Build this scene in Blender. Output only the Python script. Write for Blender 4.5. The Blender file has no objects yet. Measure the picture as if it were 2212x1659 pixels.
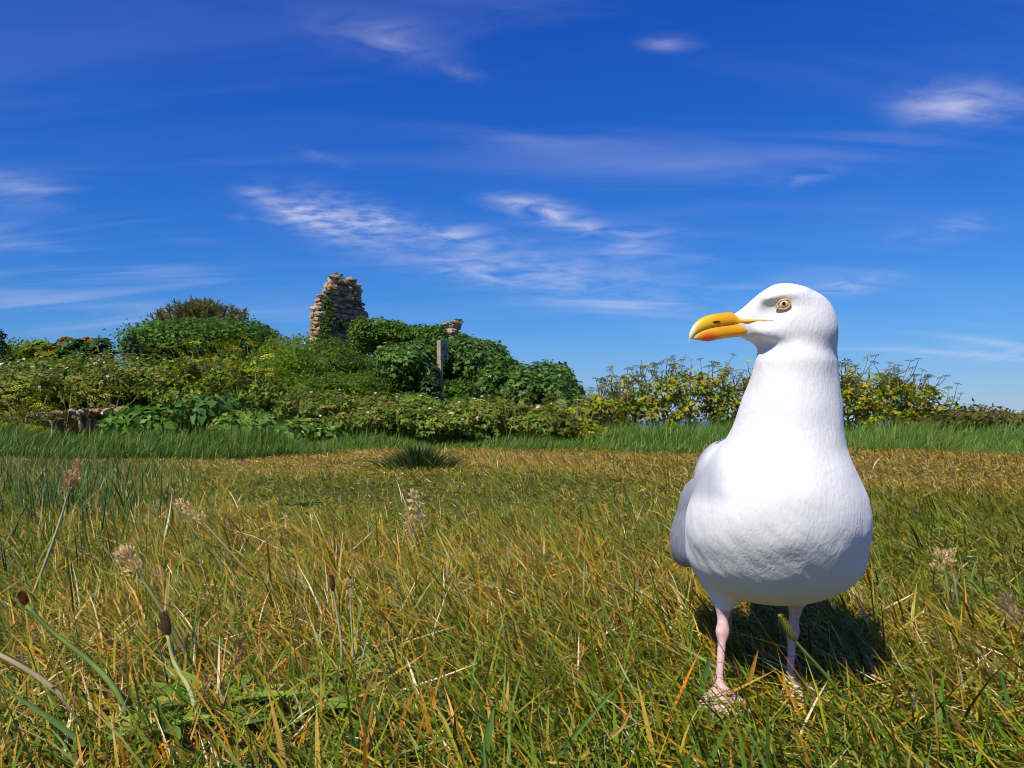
import bpy, bmesh, math, random
import numpy as np
from mathutils import Vector, Matrix

S = bpy.context.scene
COL = S.collection
rng = np.random.default_rng(11)
random.seed(5)
R = math.radians

# ------------------------------------------------------------------ camera
EYE = 0.28                 # phone held a hand's breadth above the lawn
FPX, CX, HZ = 1736.0, 1106.0, 905.0      # focal length, centre column and horizon row on a 2212 px wide frame
cam = bpy.data.cameras.new('camera')
cam.sensor_width = 36.0
cam.lens = 36.0*FPX/2212.0
cam.shift_y = (HZ-829.5)/2212.0
cam.clip_start = 0.02
cam.clip_end = 20000.0
cam_ob = bpy.data.objects.new('camera', cam)
COL.objects.link(cam_ob)
cam_ob.location = (0, 0, EYE)
cam_ob.rotation_euler = (R(90), 0, 0)
S.camera = cam_ob

def P(px, py, Y):
    """a place in the scene given its bearing and height angle and its distance"""
    return np.array([(px-CX)/FPX*Y, Y, EYE+(HZ-py)/FPX*Y])

# ------------------------------------------------------------------ sun, sky, exposure
SUN_EL, SUN_AZ = R(52), R(33)     # azimuth: degrees to the left of straight behind the camera
sdir = np.array([-math.sin(SUN_AZ)*math.cos(SUN_EL), -math.cos(SUN_AZ)*math.cos(SUN_EL), math.sin(SUN_EL)])
sun = bpy.data.lights.new('sun', 'SUN')
sun.energy = 5.0
sun.angle = R(0.53)
sun.color = (1.0, 0.93, 0.81)
sun_ob = bpy.data.objects.new('sun', sun)
COL.objects.link(sun_ob)
sun_ob.location = (-4, -5, 8)
sun_ob.rotation_euler = Vector(sdir).to_track_quat('Z', 'Y').to_euler()

W = bpy.data.worlds.new('World')
S.world = W
W.use_nodes = True
W.cycles.sampling_method = 'MANUAL'
W.cycles.sample_map_resolution = 256
nt = W.node_tree
nt.nodes.clear()
def N(t, tree=nt, **kw):
    n = tree.nodes.new(t)
    for k, v in kw.items():
        setattr(n, k, v)
    return n
def math_node(op, a, b=None, c=None, tree=nt, clamp=False):
    n = tree.nodes.new('ShaderNodeMath'); n.operation = op; n.use_clamp = clamp
    for i, v in enumerate((a, b, c)):
        if v is None: continue
        if isinstance(v, (int, float)): n.inputs[i].default_value = v
        else: tree.links.new(v, n.inputs[i])
    return n.outputs[0]
SKY_LEVEL = 0.105
SKY_GRADE = ((0.46, 1.95, .9), (0.74, 1.46, .52), (1.14, 0.90, .14))
sky = N('ShaderNodeTexSky', sky_type='NISHITA', sun_disc=False, sun_elevation=SUN_EL,
        sun_rotation=math.atan2(sdir[0], sdir[1]), altitude=30, air_density=1.25, dust_density=0.0, ozone_density=3.0)
# the deep, saturated blue of the photograph: one grade for the whole sky
sc_ = N('ShaderNodeSeparateColor'); nt.links.new(sky.outputs[0], sc_.inputs[0])
hs = N('ShaderNodeCombineColor')
for i_, (gain, gam, roll) in enumerate(SKY_GRADE):
    v_ = math_node('MULTIPLY', math_node('POWER', math_node('MULTIPLY', sc_.outputs[i_], SKY_LEVEL), gam), gain)
    v_ = math_node('DIVIDE', v_, math_node('MULTIPLY_ADD', v_, roll, 1.0))
    nt.links.new(math_node('DIVIDE', v_, SKY_LEVEL), hs.inputs[i_])
tc = N('ShaderNodeTexCoord')
sep = N('ShaderNodeSeparateXYZ'); nt.links.new(tc.outputs['Generated'], sep.inputs[0])
az = math_node('ARCTAN2', sep.outputs[0], sep.outputs[1])
el = math_node('ARCSINE', sep.outputs[2])
# thin high cloud: streaky noise on a flat layer far above
zz = math_node('ADD', math_node('MAXIMUM', sep.outputs[2], 0.0), 0.16)
pl = N('ShaderNodeCombineXYZ')
nt.links.new(math_node('DIVIDE', sep.outputs[0], zz), pl.inputs[0])
nt.links.new(math_node('DIVIDE', sep.outputs[1], zz), pl.inputs[1])
def cloud_noise(scale, sx, sy, rot, detail, rough, dist):
    m = N('ShaderNodeMapping'); m.inputs['Rotation'].default_value = (0, 0, R(rot)); m.inputs['Scale'].default_value = (sx, sy, 1)
    nt.links.new(pl.outputs[0], m.inputs[0])
    n = N('ShaderNodeTexNoise', noise_dimensions='2D')
    n.inputs['Scale'].default_value = scale; n.inputs['Detail'].default_value = detail
    n.inputs['Roughness'].default_value = rough; n.inputs['Distortion'].default_value = dist
    nt.links.new(m.outputs[0], n.inputs[0]); return n.outputs[0]
def smooth(v, lo, hi):
    n = N('ShaderNodeMapRange', interpolation_type='SMOOTHSTEP')
    nt.links.new(v, n.inputs[0]); n.inputs[1].default_value = lo; n.inputs[2].default_value = hi
    return n.outputs[0]
streak = smooth(cloud_noise(1.6, 0.55, 2.4, -14, 5, 0.55, 0.5), 0.38, 0.80)
mottle = smooth(cloud_noise(7.0, 1.0, 1.5, 20, 5, 0.56, 0.4), 0.24, 0.80)
fleece = smooth(cloud_noise(17.0, 0.8, 1.3, -20, 4, 0.56, 0.0), 0.22, 0.80)
# where the cloudlets stand: bearing/height of the middle, half width, half height, slope, strength, texture
clouds = [(660, 462, 60, 20, 10, .9, 'f'), (740, 478, 130, 46, 14, .62, 'f'), (680, 482, 70, 18, 18, .75, 'm'), (560, 425, 36, 13, 4, .75, 'm'), (560, 476, 45, 9, 5, .5, 'm'),
          (1120, 440, 70, 17, 8, .85, 'm'), (1200, 465, 66, 24, 12, .95, 'm'), (990, 508, 66, 20, 4, .7, 'm'),
          (1040, 590, 75, 17, 8, .6, 'm'), (1120, 575, 380, 52, 11, .5, 'm'), (1250, 615, 330, 40, 9, .45, 's'), (830, 478, 56, 22, 6, .55, 'f'),
          (1365, 538, 48, 15, 0, .6, 'm'), (1370, 503, 95, 18, 6, .55, 'm'), (1270, 495, 28, 14, 0, .5, 'm'),
          (2060, 228, 84, 32, 8, 1.0, 'm'), (2090, 240, 190, 42, -4, .5, 's'), (830, 85, 115, 32, 8, .5, 'm'),
          (1080, 55, 260, 60, -8, .22, 's'), (1445, 93, 52, 12, 4, .6, 'm'), (1000, 160, 45, 12, 10, .3, 'm'),
          (140, 430, 170, 24, 9, .55, 's'), (150, 545, 190, 20, 8, .6, 's'), (370, 505, 130, 11, 10, .5, 's'), (60, 490, 220, 60, 6, .35, 's'),
          (2000, 745, 230, 17, 3, .7, 's'), (2120, 765, 120, 15, 6, .55, 'm'), (1820, 620, 90, 18, -8, .6, 'm'), (1600, 620, 160, 18, -6, .35, 's'),
          (1740, 382, 62, 12, -6, .4, 'm'), (1150, 285, 200, 34, 6, .30, 's'), (1500, 360, 330, 40, 2, .24, 's'), (2050, 495, 90, 20, -5, .35, 'm'),
          (690, 340, 55, 9, 10, .3, 'm'), (1350, 655, 240, 34, 12, .4, 's'), (1500, 560, 260, 60, 8, .3, 's'), (150, 660, 420, 70, 3, .4, 's')]
tex = {'s': streak, 'm': mottle, 'f': fleece}
acc = {'s': None, 'm': None, 'f': None}
ae = N('ShaderNodeCombineXYZ'); nt.links.new(az, ae.inputs[0]); nt.links.new(el, ae.inputs[1])
for (px_, py_, rx, ry, slope, amp, kind) in clouds:
    a0 = math.atan((px_-CX)/FPX); e0 = math.atan((HZ-py_)/FPX*math.cos(a0))
    m = N('ShaderNodeMapping', vector_type='TEXTURE')
    m.inputs['Location'].default_value = (a0, e0, 0); m.inputs['Rotation'].default_value = (0, 0, R(-slope))
    m.inputs['Scale'].default_value = (2.1*rx/FPX, 2.1*ry/FPX, 1)
    nt.links.new(ae.outputs[0], m.inputs[0])
    g = N('ShaderNodeTexGradient', gradient_type='QUADRATIC_SPHERE'); nt.links.new(m.outputs[0], g.inputs[0])
    acc[kind] = math_node('MULTIPLY', g.outputs[1], amp*1.25) if acc[kind] is None else math_node('MULTIPLY_ADD', g.outputs[1], amp*1.25, acc[kind])
total = math_node('MULTIPLY', acc['s'], streak)
for kind in ('m', 'f'):
    total = math_node('MULTIPLY_ADD', acc[kind], tex[kind], total)
veil = math_node('MULTIPLY', streak, 0.07)
total = math_node('ADD', total, veil)
total = math_node('MULTIPLY', math_node('MINIMUM', total, 1.0), 0.56)
total = math_node('MULTIPLY', total, smooth(sep.outputs[2], -0.01, 0.03))
mixc = N('ShaderNodeMix', data_type='RGBA')
mixc.inputs[7].default_value = (7.0, 7.0, 8.6, 1)
nt.links.new(total, mixc.inputs[0]); nt.links.new(hs.outputs[0], mixc.inputs[6])
bg = N('ShaderNodeBackground'); bg.inputs[1].default_value = SKY_LEVEL
nt.links.new(mixc.outputs[2], bg.inputs[0])
wo = N('ShaderNodeOutputWorld'); nt.links.new(bg.outputs[0], wo.inputs[0])

DENOISE = True
S.view_settings.view_transform = 'Standard'
S.view_settings.look = 'None'
S.view_settings.gamma = 1.0
S.view_settings.use_curve_mapping = False
S.view_settings.exposure = 0.0
S.cycles.max_bounces = 6
S.cycles.diffuse_bounces = 3
S.cycles.glossy_bounces = 2
S.cycles.transmission_bounces = 3
S.cycles.transparent_max_bounces = 6
S.cycles.use_denoising = DENOISE
S.cycles.filter_width = 1.0

# ------------------------------------------------------------------ helpers
def mat_new(name):
    m = bpy.data.materials.new(name); m.use_nodes = True
    t = m.node_tree; b = t.nodes['Principled BSDF']
    return m, t, b

def leaf_material(name, rough=0.5, spec=0.4, trans=0.25, var=0.15, scale=60.0):
    """thin plant tissue: own colour from the attribute 'col', a little speckle, some light comes through"""
    m, t, b = mat_new(name)
    a = t.nodes.new('ShaderNodeAttribute'); a.attribute_name = 'col'
    n = t.nodes.new('ShaderNodeTexNoise'); n.inputs['Scale'].default_value = scale; n.inputs['Detail'].default_value = 3
    g = t.nodes.new('ShaderNodeNewGeometry'); t.links.new(g.outputs['Position'], n.inputs['Vector'])
    mr = t.nodes.new('ShaderNodeMapRange'); mr.inputs[3].default_value = 1-var; mr.inputs[4].default_value = 1+var
    mr.inputs[1].default_value = .3; mr.inputs[2].default_value = .7
    t.links.new(n.outputs[0], mr.inputs[0])
    mx = t.nodes.new('ShaderNodeVectorMath'); mx.operation = 'SCALE'
    t.links.new(a.outputs['Color'], mx.inputs[0]); t.links.new(mr.outputs[0], mx.inputs['Scale'])
    t.links.new(mx.outputs[0], b.inputs['Base Color'])
    b.inputs['Roughness'].default_value = rough
    b.inputs['Specular IOR Level'].default_value = spec
    if trans > 0:
        tr = t.nodes.new('ShaderNodeBsdfTranslucent'); t.links.new(mx.outputs[0], tr.inputs[0])
        ms = t.nodes.new('ShaderNodeMixShader'); ms.inputs[0].default_value = trans
        t.links.new(b.outputs[0], ms.inputs[1]); t.links.new(tr.outputs[0], ms.inputs[2])
        t.links.new(ms.outputs[0], t.nodes['Material Output'].inputs[0])
    return m

def plain_material(name, color, rough=0.6, spec=0.4, var=0.12, scale=30.0, bump=0.0, color2=None):
    m, t, b = mat_new(name)
    n = t.nodes.new('ShaderNodeTexNoise'); n.inputs['Scale'].default_value = scale; n.inputs['Detail'].default_value = 6
    tcn = t.nodes.new('ShaderNodeTexCoord'); t.links.new(tcn.outputs['Object'], n.inputs['Vector'])
    cr = t.nodes.new('ShaderNodeValToRGB')
    c2 = color2 if color2 else tuple(min(1, c*(1+2*var)) for c in color)
    c1 = color if color2 else tuple(c*(1-2*var) for c in color)
    cr.color_ramp.elements[0].position = .32; cr.color_ramp.elements[1].position = .68
    cr.color_ramp.elements[0].color = (*c1, 1); cr.color_ramp.elements[1].color = (*c2, 1)
    t.links.new(n.outputs[0], cr.inputs[0]); t.links.new(cr.outputs[0], b.inputs['Base Color'])
    b.inputs['Roughness'].default_value = rough; b.inputs['Specular IOR Level'].default_value = spec
    if bump:
        bp = t.nodes.new('ShaderNodeBump'); bp.inputs['Strength'].default_value = bump; bp.inputs['Distance'].default_value = .01
        t.links.new(n.outputs[0], bp.inputs['Height']); t.links.new(bp.outputs[0], b.inputs['Normal'])
    return m

def mesh_np(name, V, F, col=None, smooth_shade=False, mat=None):
    """V (n,3); F (m,k) all the same corner count"""
    V = np.ascontiguousarray(V, np.float32); F = np.ascontiguousarray(F, np.int32)
    me = bpy.data.meshes.new(name)
    m, k = F.shape
    me.vertices.add(len(V)); me.vertices.foreach_set('co', V.ravel())
    me.loops.add(m*k); me.loops.foreach_set('vertex_index', F.ravel())
    me.polygons.add(m)
    me.polygons.foreach_set('loop_start', np.arange(0, m*k, k, dtype=np.int32))
    if smooth_shade: me.polygons.foreach_set('use_smooth', np.ones(m, bool))
    me.update(calc_edges=True)
    if col is not None:
        a = me.attributes.new('col', 'FLOAT_COLOR', 'POINT')
        c4 = np.ones((len(V), 4), np.float32); c4[:, :3] = col
        a.data.foreach_set('color', c4.ravel())
    if mat is not None: me.materials.append(mat)
    return me

def obj(name, me, parent=None, label=None, cat=None, group=None, kind=None, loc=None):
    o = bpy.data.objects.new(name, me); COL.objects.link(o)
    if parent is not None: o.parent = parent
    if loc is not None: o.location = [float(c) for c in loc]
    if label: o['label'] = label
    if cat: o['category'] = cat
    if group: o['group'] = group
    if kind: o['kind'] = kind
    return o

def thing(name, label, cat, loc, group=None, rotz=0):
    o = obj(name, None, None, label, cat, group, None, loc); o.rotation_euler = (0, 0, rotz)
    o.empty_display_size = .1
    return o

class Soup:
    """collects triangles with colours"""
    def __init__(s): s.V = []; s.F = []; s.C = []; s.n = 0
    def add(s, V, F, C):
        V = np.asarray(V, float); F = np.asarray(F, int); C = np.asarray(C, float)
        if C.ndim == 1: C = np.tile(C, (len(V), 1))
        if F.shape[1] == 4: F = np.concatenate([F[:, [0, 1, 2]], F[:, [0, 2, 3]]])
        s.V.append(V); s.F.append(F+s.n); s.C.append(C); s.n += len(V)
    def build(s, name, mat, parent=None, smooth_shade=False, off=None, **kw):
        V = np.concatenate(s.V)
        if off is not None: V = V-np.asarray(off)
        return obj(name, mesh_np(name, V, np.concatenate(s.F), np.concatenate(s.C), smooth_shade, mat), parent, **kw)

def unit(v):
    return v/np.maximum(np.linalg.norm(v, axis=-1, keepdims=True), 1e-9)

def frames(fwd, up):
    """(n,3,3) matrices: columns x (side), y (fwd), z (normal)"""
    y = unit(fwd); x = unit(np.cross(y, up)); z = np.cross(x, y)
    return np.stack([x, y, z], axis=-1)

def scatter(soup, tv, tf, pos, M, scale, col):
    """copies of the template tv/tf at pos, turned by M, scaled, coloured"""
    n = len(pos)
    if n == 0: return
    if np.ndim(scale) == 1: scale = scale[:, None, None]
    V = np.einsum('nij,vj->nvi', M, tv)*scale+pos[:, None, :]
    F = tf[None]+(np.arange(n)*len(tv))[:, None, None]
    C = np.repeat(col, len(tv), axis=0)
    soup.add(V.reshape(-1, 3), F.reshape(-1, tf.shape[1]), C)

def tube(soup, pts, rad, col, sides=6):
    pts = np.asarray(pts, float); rad = np.broadcast_to(np.asarray(rad, float), (len(pts),))
    d = np.gradient(pts, axis=0); d = unit(d)
    ref = np.array([0.31, 0.9, 0.1]) if abs(d[:, 1]).mean() < .8 else np.array([1., 0, 0])
    x = unit(np.cross(d, ref)); y = np.cross(d, x)
    a = np.linspace(0, 2*np.pi, sides, endpoint=False)
    V = pts[:, None]+rad[:, None, None]*(np.cos(a)[None, :, None]*x[:, None]+np.sin(a)[None, :, None]*y[:, None])
    V = V.reshape(-1, 3)
    F = []
    for i in range(len(pts)-1):
        for j in range(sides):
            k = (j+1) % sides
            F.append((i*sides+j, i*sides+k, (i+1)*sides+k, (i+1)*sides+j))
    V = np.concatenate([V, pts[[0, -1]]])
    T = []
    for j in range(sides):
        k = (j+1) % sides
        T.append((len(V)-2, k, j)); T.append((len(V)-1, (len(pts)-1)*sides+j, (len(pts)-1)*sides+k))
    F = np.array(F); F = np.concatenate([F[:, [0, 1, 2]], F[:, [0, 2, 3]], np.array(T)])
    soup.add(V, F, col)

def bez(pts, n=14):
    """smooth curve through the points"""
    p = np.asarray(pts, float); t = np.linspace(0, len(p)-1, n)
    i = np.clip(t.astype(int), 0, len(p)-2); u = (t-i)[:, None]
    pm = np.vstack([2*p[0]-p[1], p, 2*p[-1]-p[-2]])
    a, b, c, d = pm[i], pm[i+1], pm[i+2], pm[i+3]
    return .5*((2*b)+(c-a)*u+(2*a-5*b+4*c-d)*u*u+(-a+3*b-3*c+d)*u**3)

class Wob:
    """smooth random field made of a few waves"""
    def __init__(s, freq, n=10, seed=0):
        r = np.random.default_rng(seed)
        s.k = unit(r.normal(size=(n, 3)))*freq*r.uniform(.5, 1.6, (n, 1)); s.p = r.uniform(0, 6.28, n); s.n = n
    def __call__(s, p):
        return np.sin(np.asarray(p)@s.k.T+s.p).sum(-1)/math.sqrt(s.n/2)/1.6

def ss(x, a, b):
    t = np.clip((x-a)/(b-a), 0, 1); return t*t*(3-2*t)

def pick(n, palette, weights, jitter=.15):
    w = np.asarray(weights, float); w = w/w.sum()
    c = np.asarray(palette)[rng.choice(len(palette), n, p=w)]
    return c*rng.uniform(1-jitter, 1+jitter, (n, 1))*rng.uniform(1-jitter*.4, 1+jitter*.4, (n, 3))

# ------------------------------------------------------------------ the gull
class Field:
    """signed distance on a grid, smooth unions, then naive surface nets"""
    def __init__(s, lo, hi, h):
        s.lo = np.array(lo, float); s.h = h
        s.n = np.ceil((np.array(hi)-s.lo)/h).astype(int)+1
        s.F = np.full(s.n, .06, np.float32)
        s.ax = [s.lo[i]+h*np.arange(s.n[i]) for i in range(3)]
    def box(s, lo, hi, pad):
        i0 = np.clip(np.floor((np.array(lo)-pad-s.lo)/s.h).astype(int), 0, s.n); i1 = np.clip(np.ceil((np.array(hi)+pad-s.lo)/s.h).astype(int)+1, 0, s.n)
        sl = tuple(slice(a, b) for a, b in zip(i0, i1))
        g = np.stack(np.meshgrid(*[s.ax[k][sl[k]] for k in range(3)], indexing='ij'), -1)
        return sl, g
    def join(s, sl, d, k, cut=False):
        f = s.F[sl]
        if cut:
            h = np.clip(.5-.5*(d+f)/k, 0, 1); s.F[sl] = f*(1-h)-d*h+k*h*(1-h)
        else:
            h = np.clip(.5+.5*(f-d)/k, 0, 1); s.F[sl] = f*(1-h)+d*h-k*h*(1-h)
    def ell(s, c, r, k=.012, rot=None, cut=False):
        """ellipsoid; rot = (pitch about x, yaw about z, roll about y) in degrees"""
        c = np.array(c, float); r = np.array(r, float); m = max(r)
        sl, g = s.box(c-m, c+m, .035)
        p = g-c
        if rot is not None:
            M = np.array(Matrix.Rotation(R(rot[1]), 3, 'Z') @ Matrix.Rotation(R(rot[2]), 3, 'Y') @ Matrix.Rotation(R(rot[0]), 3, 'X'))
            p = p@M
        k0 = np.linalg.norm(p/r, axis=-1); k1 = np.linalg.norm(p/r**2, axis=-1)
        s.join(sl, (k0*(k0-1)/np.maximum(k1, 1e-6)).astype(np.float32), k, cut)
    def cone(s, a, b, ra, rb, k=.008, flat=None):
        a = np.array(a, float); b = np.array(b, float); m = max(ra, rb)
        sl, g = s.box(np.minimum(a, b)-m, np.maximum(a, b)+m, .03)
        ab = b-a; t = np.clip(((g-a)@ab)/(ab@ab), 0, 1)
        q = g-a-t[..., None]*ab
        if flat is not None: q = q/np.array(flat)
        s.join(sl, (np.linalg.norm(q, axis=-1)-(ra+(rb-ra)*t)).astype(np.float32), k)
    def tri(s, a, b, c, th, k=.003):
        """thin triangular web"""
        a, b, c = (np.array(v, float) for v in (a, b, c))
        sl, g = s.box(np.minimum(np.minimum(a, b), c), np.maximum(np.maximum(a, b), c), .02)
        best = None
        for u in np.linspace(0, 1, 9):      # a fan of thin rods is close enough to a web
            e = b+(c-b)*u; ab = e-a; t = np.clip(((g-a)@ab)/(ab@ab), 0, 1)
            d = np.linalg.norm((g-a-t[..., None]*ab)*np.array([1, 1, 1.0]), axis=-1)-th
            best = d if best is None else np.minimum(best, d)
        s.join(sl, best.astype(np.float32), k)
    def nets(s, relax=3, mask=None, extra=0):
        F = s.F; sg = F < 0
        c = sum(sg[i:F.shape[0]-1+i, j:F.shape[1]-1+j, k:F.shape[2]-1+k].astype(np.int8) for i in (0, 1) for j in (0, 1) for k in (0, 1))
        act = (c > 0) & (c < 8)
        idx = np.full(act.shape, -1, np.int64); cells = np.argwhere(act); idx[act] = np.arange(len(cells))
        corners = [(i, j, k) for i in (0, 1) for j in (0, 1) for k in (0, 1)]
        val = {o: F[cells[:, 0]+o[0], cells[:, 1]+o[1], cells[:, 2]+o[2]] for o in corners}
        acc = np.zeros((len(cells), 3)); cnt = np.zeros(len(cells))
        for o in corners:
            for ax in range(3):
                if o[ax]: continue
                q = list(o); q[ax] = 1; q = tuple(q)
                a, b = val[o], val[q]; m = (a < 0) != (b < 0)
                t = np.where(m, a/np.where(m, a-b, 1), 0)
                pt = np.tile(np.array(o, float), (len(cells), 1)); pt[:, ax] += t
                acc[m] += pt[m]; cnt[m] += 1
        V = (cells+acc/cnt[:, None])*s.h+s.lo
        Q = []
        for ax in range(3):
            b, d = (ax+1) % 3, (ax+2) % 3
            A = np.moveaxis(sg, (ax, b, d), (0, 1, 2)); I = np.moveaxis(idx, (ax, b, d), (0, 1, 2))
            x = A[:-1, 1:-1, 1:-1] != A[1:, 1:-1, 1:-1]
            e = np.argwhere(x); i, j, k = e[:, 0], e[:, 1]+1, e[:, 2]+1
            q = np.stack([I[i, j-1, k-1], I[i, j, k-1], I[i, j, k], I[i, j-1, k]], 1)
            fl = ~A[i, j, k]
            q[fl] = q[fl][:, ::-1]
            Q.append(q)
        Q = np.concatenate(Q)
        E = np.concatenate([Q[:, [0, 1]], Q[:, [1, 2]], Q[:, [2, 3]], Q[:, [3, 0]]]); E = np.concatenate([E, E[:, ::-1]])
        deg = np.bincount(E[:, 0], minlength=len(V))
        for _ in range(relax):
            m = np.stack([np.bincount(E[:, 0], V[E[:, 1], a], len(V)) for a in range(3)], 1)/np.maximum(deg, 1)[:, None]
            V = V*.5+m*.5
        if mask is not None:
            w = mask(V)[:, None]*.5
            for _ in range(extra):
                m = np.stack([np.bincount(E[:, 0], V[E[:, 1], a], len(V)) for a in range(3)], 1)/np.maximum(deg, 1)[:, None]
                V = V*(1-w)+m*w
        return V, Q
    def at(s, p):
        f = (np.asarray(p)-s.lo)/s.h; i = np.floor(f).astype(int); i = np.clip(i, 0, s.n-2); u = f-i
        v = 0
        for a in (0, 1):
            for b in (0, 1):
                for c in (0, 1):
                    v = v+s.F[i[..., 0]+a, i[..., 1]+b, i[..., 2]+c]*(u[..., 0] if a else 1-u[..., 0])*(u[..., 1] if b else 1-u[..., 1])*(u[..., 2] if c else 1-u[..., 2])
        return v
    def hit(s, px, py):
        """where the line of sight with this bearing meets the surface, and the normal there"""
        d = P(px, py, 1.)-np.array([0, 0, EYE])
        t = np.linspace(.62, 1.1, 1500); p = np.array([0, 0, EYE])+t[:, None]*d
        f = s.at(p); i = np.argmax(f < 0.0005); q = p[i]
        g = np.array([s.at(q+e)-s.at(q-e) for e in np.eye(3)*.003]); return q, g/np.linalg.norm(g)

def px(n, Y): return n*Y/FPX

gf = Field((.115, .655, .0), (.40, 1.10, .435), .0021)
BX = .265
# trunk: deep breast in front, narrowing towards the rump
def AX(Y): return BX+(Y-.80)*.24      # the trunk points a little off the line of sight
gf.ell((AX(.845), .845, .185), (.080, .135, .075), .02, (-14, -13, 0))
gf.ell(P(1674, 1140, .79), (px(190, .792), .078, px(128, .792)), .03, (-10, -8, 0))
gf.ell(P(1672, 1203, .822), (px(176, .822), .078, px(92, .822)), .03)
gf.ell((AX(.96), .96, .185), (.052, .11, .042), .03, (-8, -13, 0))
# breast up to the neck
gf.cone(P(1688, 1060, .785), P(1703, 915, .785), px(142, .785), px(103, .785), .03)
gf.cone(P(1704, 920, .785), P(1713, 800, .781), px(101, .785), px(82, .78), .018)
gf.cone((BX+.016, .83, .25), (BX+.008, .89, .222), .040, .05, .03)
gf.cone(P(1764, 715, .791), P(1760, 880, .795), px(37, .79), px(46, .79), .02)
# shoulders under the folded wings
gf.ell(P(1552, 1018, .845), (px(46, .845), .05, px(72, .845)), .005, (0, 0, 20))
gf.ell(P(1808, 1050, .85), (px(38, .85), .05, px(58, .85)), .006, (0, 0, -20))
# head, turned side-on; brow, cheek and throat
HY = .785
hf = .0016
gf.ell(P(1712, 691, HY), (px(88, HY), .034, px(70, HY)), .004)
gf.ell(P(1724, 722, HY), (px(79, HY), .035, px(56, HY)), .010)
gf.cone(P(1684, 668, HY), P(1600, 692, HY-.004), px(49, HY), px(20, HY), .016)
gf.cone(P(1690, 712, HY), P(1622, 712, HY-.004), px(54, HY), px(22, HY), .014)
gf.ell(P(1668, 718, HY-.024), (px(34, HY), .008, px(16, HY)), .010, (0, 0, 8))
gf.ell(P(1692, 640, HY-.024), (px(44, HY), .008, px(10, HY)), .014, (0, 0, -8))
eye_p, eye_n = gf.hit(1694, 657)
gf.ell(eye_p+eye_n*.0056, (.0105, .0080, .0072), .008, (0, 0, -8), cut=True)
q_, n_ = gf.hit(1660, 668)
gf.ell(q_+n_*.0086, (px(26, HY), .0075, px(10, HY)), .010, (0, 0, -16), cut=True)
# legs: feathered thigh, bare shin, ankle, tarsus, toes with webs
legs = [dict(th=(1566, 1262, .815), kn=(1562, 1325, .812), an=(1561, 1364, .808), he=(1553, 1484, .797), s=-1),
        dict(th=(1722, 1262, .835), kn=(1718, 1318, .832), an=(1712, 1364, .828), he=(1706, 1478, .815), s=1)]
for L in legs:
    th, kn, an, he = (P(*L[q]) for q in ('th', 'kn', 'an', 'he'))
    he[2] = .016
    gf.cone(th, kn, .022, .0062, .012)
    gf.cone(kn, an, .0050, .0056, .004)
    gf.ell(an, (.0064, .0068, .0090), .004)
    gf.cone(an, he, .0047, .0038, .004)
    gf.ell(he, (.0058, .0066, .0056), .004)
    tips = []
    for ang, ln in ((-36, .047), (0, .054), (34, .046)):
        a_ = R(ang+6*L['s'])
        mid = he+np.array([math.sin(a_)*ln*.55, -math.cos(a_)*ln*.55, -.006])
        tip = he+np.array([math.sin(a_)*ln, -math.cos(a_)*ln, -.0115])
        gf.cone(he, mid, .0042, .0037, .003); gf.cone(mid, tip, .0037, .0026, .003); tips.append(tip)
    gf.tri(he, tips[0], tips[1], .0017); gf.tri(he, tips[1], tips[2], .0017)
    gf.cone(he+np.array([0, .004, .003]), he+np.array([0, .013, -.006]), .0032, .002, .003)
    L['he'], L['tips'] = he, tips
GV, GQ = gf.nets(4, lambda V: ss(V[:, 2], .13, .16)*(1-ss(V[:, 2], .318, .336)), 70)
wob = Wob(70, 14, 3); wob2 = Wob(190, 14, 4)
# soft clumps of feathers
fe = ss(GV[:, 2], .11, .14)
nrm_g = np.stack([gf.at(GV+e)-gf.at(GV-e) for e in np.eye(3)*.003], 1); nrm_g = unit(nrm_g)
slant = np.stack([GV[:, 0]*1.2+GV[:, 2]*.8, GV[:, 1]*1.2, GV[:, 2]*.5-GV[:, 0]*.5], 1)
bel = 1-ss(GV[:, 2], .15, .22)
clump = wob(GV*np.array([1.3, 1.3, .55]))*.0006+wob2(slant)*(.0003+.00015*bel)+Wob(380, 14, 8)(slant)*(.0001+.0001*bel)
low = 1-ss(GV[:, 2], .31, .35)
GV = GV+nrm_g*(clump*fe*(.25+.75*low))[:, None]
white = np.array([.80, .785, .765]); grey = np.array([.36, .375, .42]); pink = np.array([.71, .45, .41]); dusk = np.array([.45, .43, .43])
gc = np.tile(white, (len(GV), 1))
back = ss(GV[:, 1]+.25*(GV[:, 2]-.2), .83, .87)*ss(GV[:, 2], .165, .2)*(1-ss(GV[:, 2], .29, .32))
back = np.maximum(back, .75*ss(-GV[:, 0], -.206, -.188)*ss(GV[:, 2], .195, .212)*(GV[:, 2] < .3))
gc = gc*(1-back[:, None])+grey*back[:, None]
legm = np.zeros(len(GV))
for L in legs:
    ax = L['he'][0]
    legm = np.maximum(legm, (1-ss(np.abs(GV[:, 0]-ax), .05, .055))*(1-ss(GV[:, 2]+wob2(GV*1.5)*.0022, .086, .0905)))
gc = gc*(1-legm[:, None])+pink*legm[:, None]*(1+.14*wob2(GV*4)[:, None])
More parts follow.
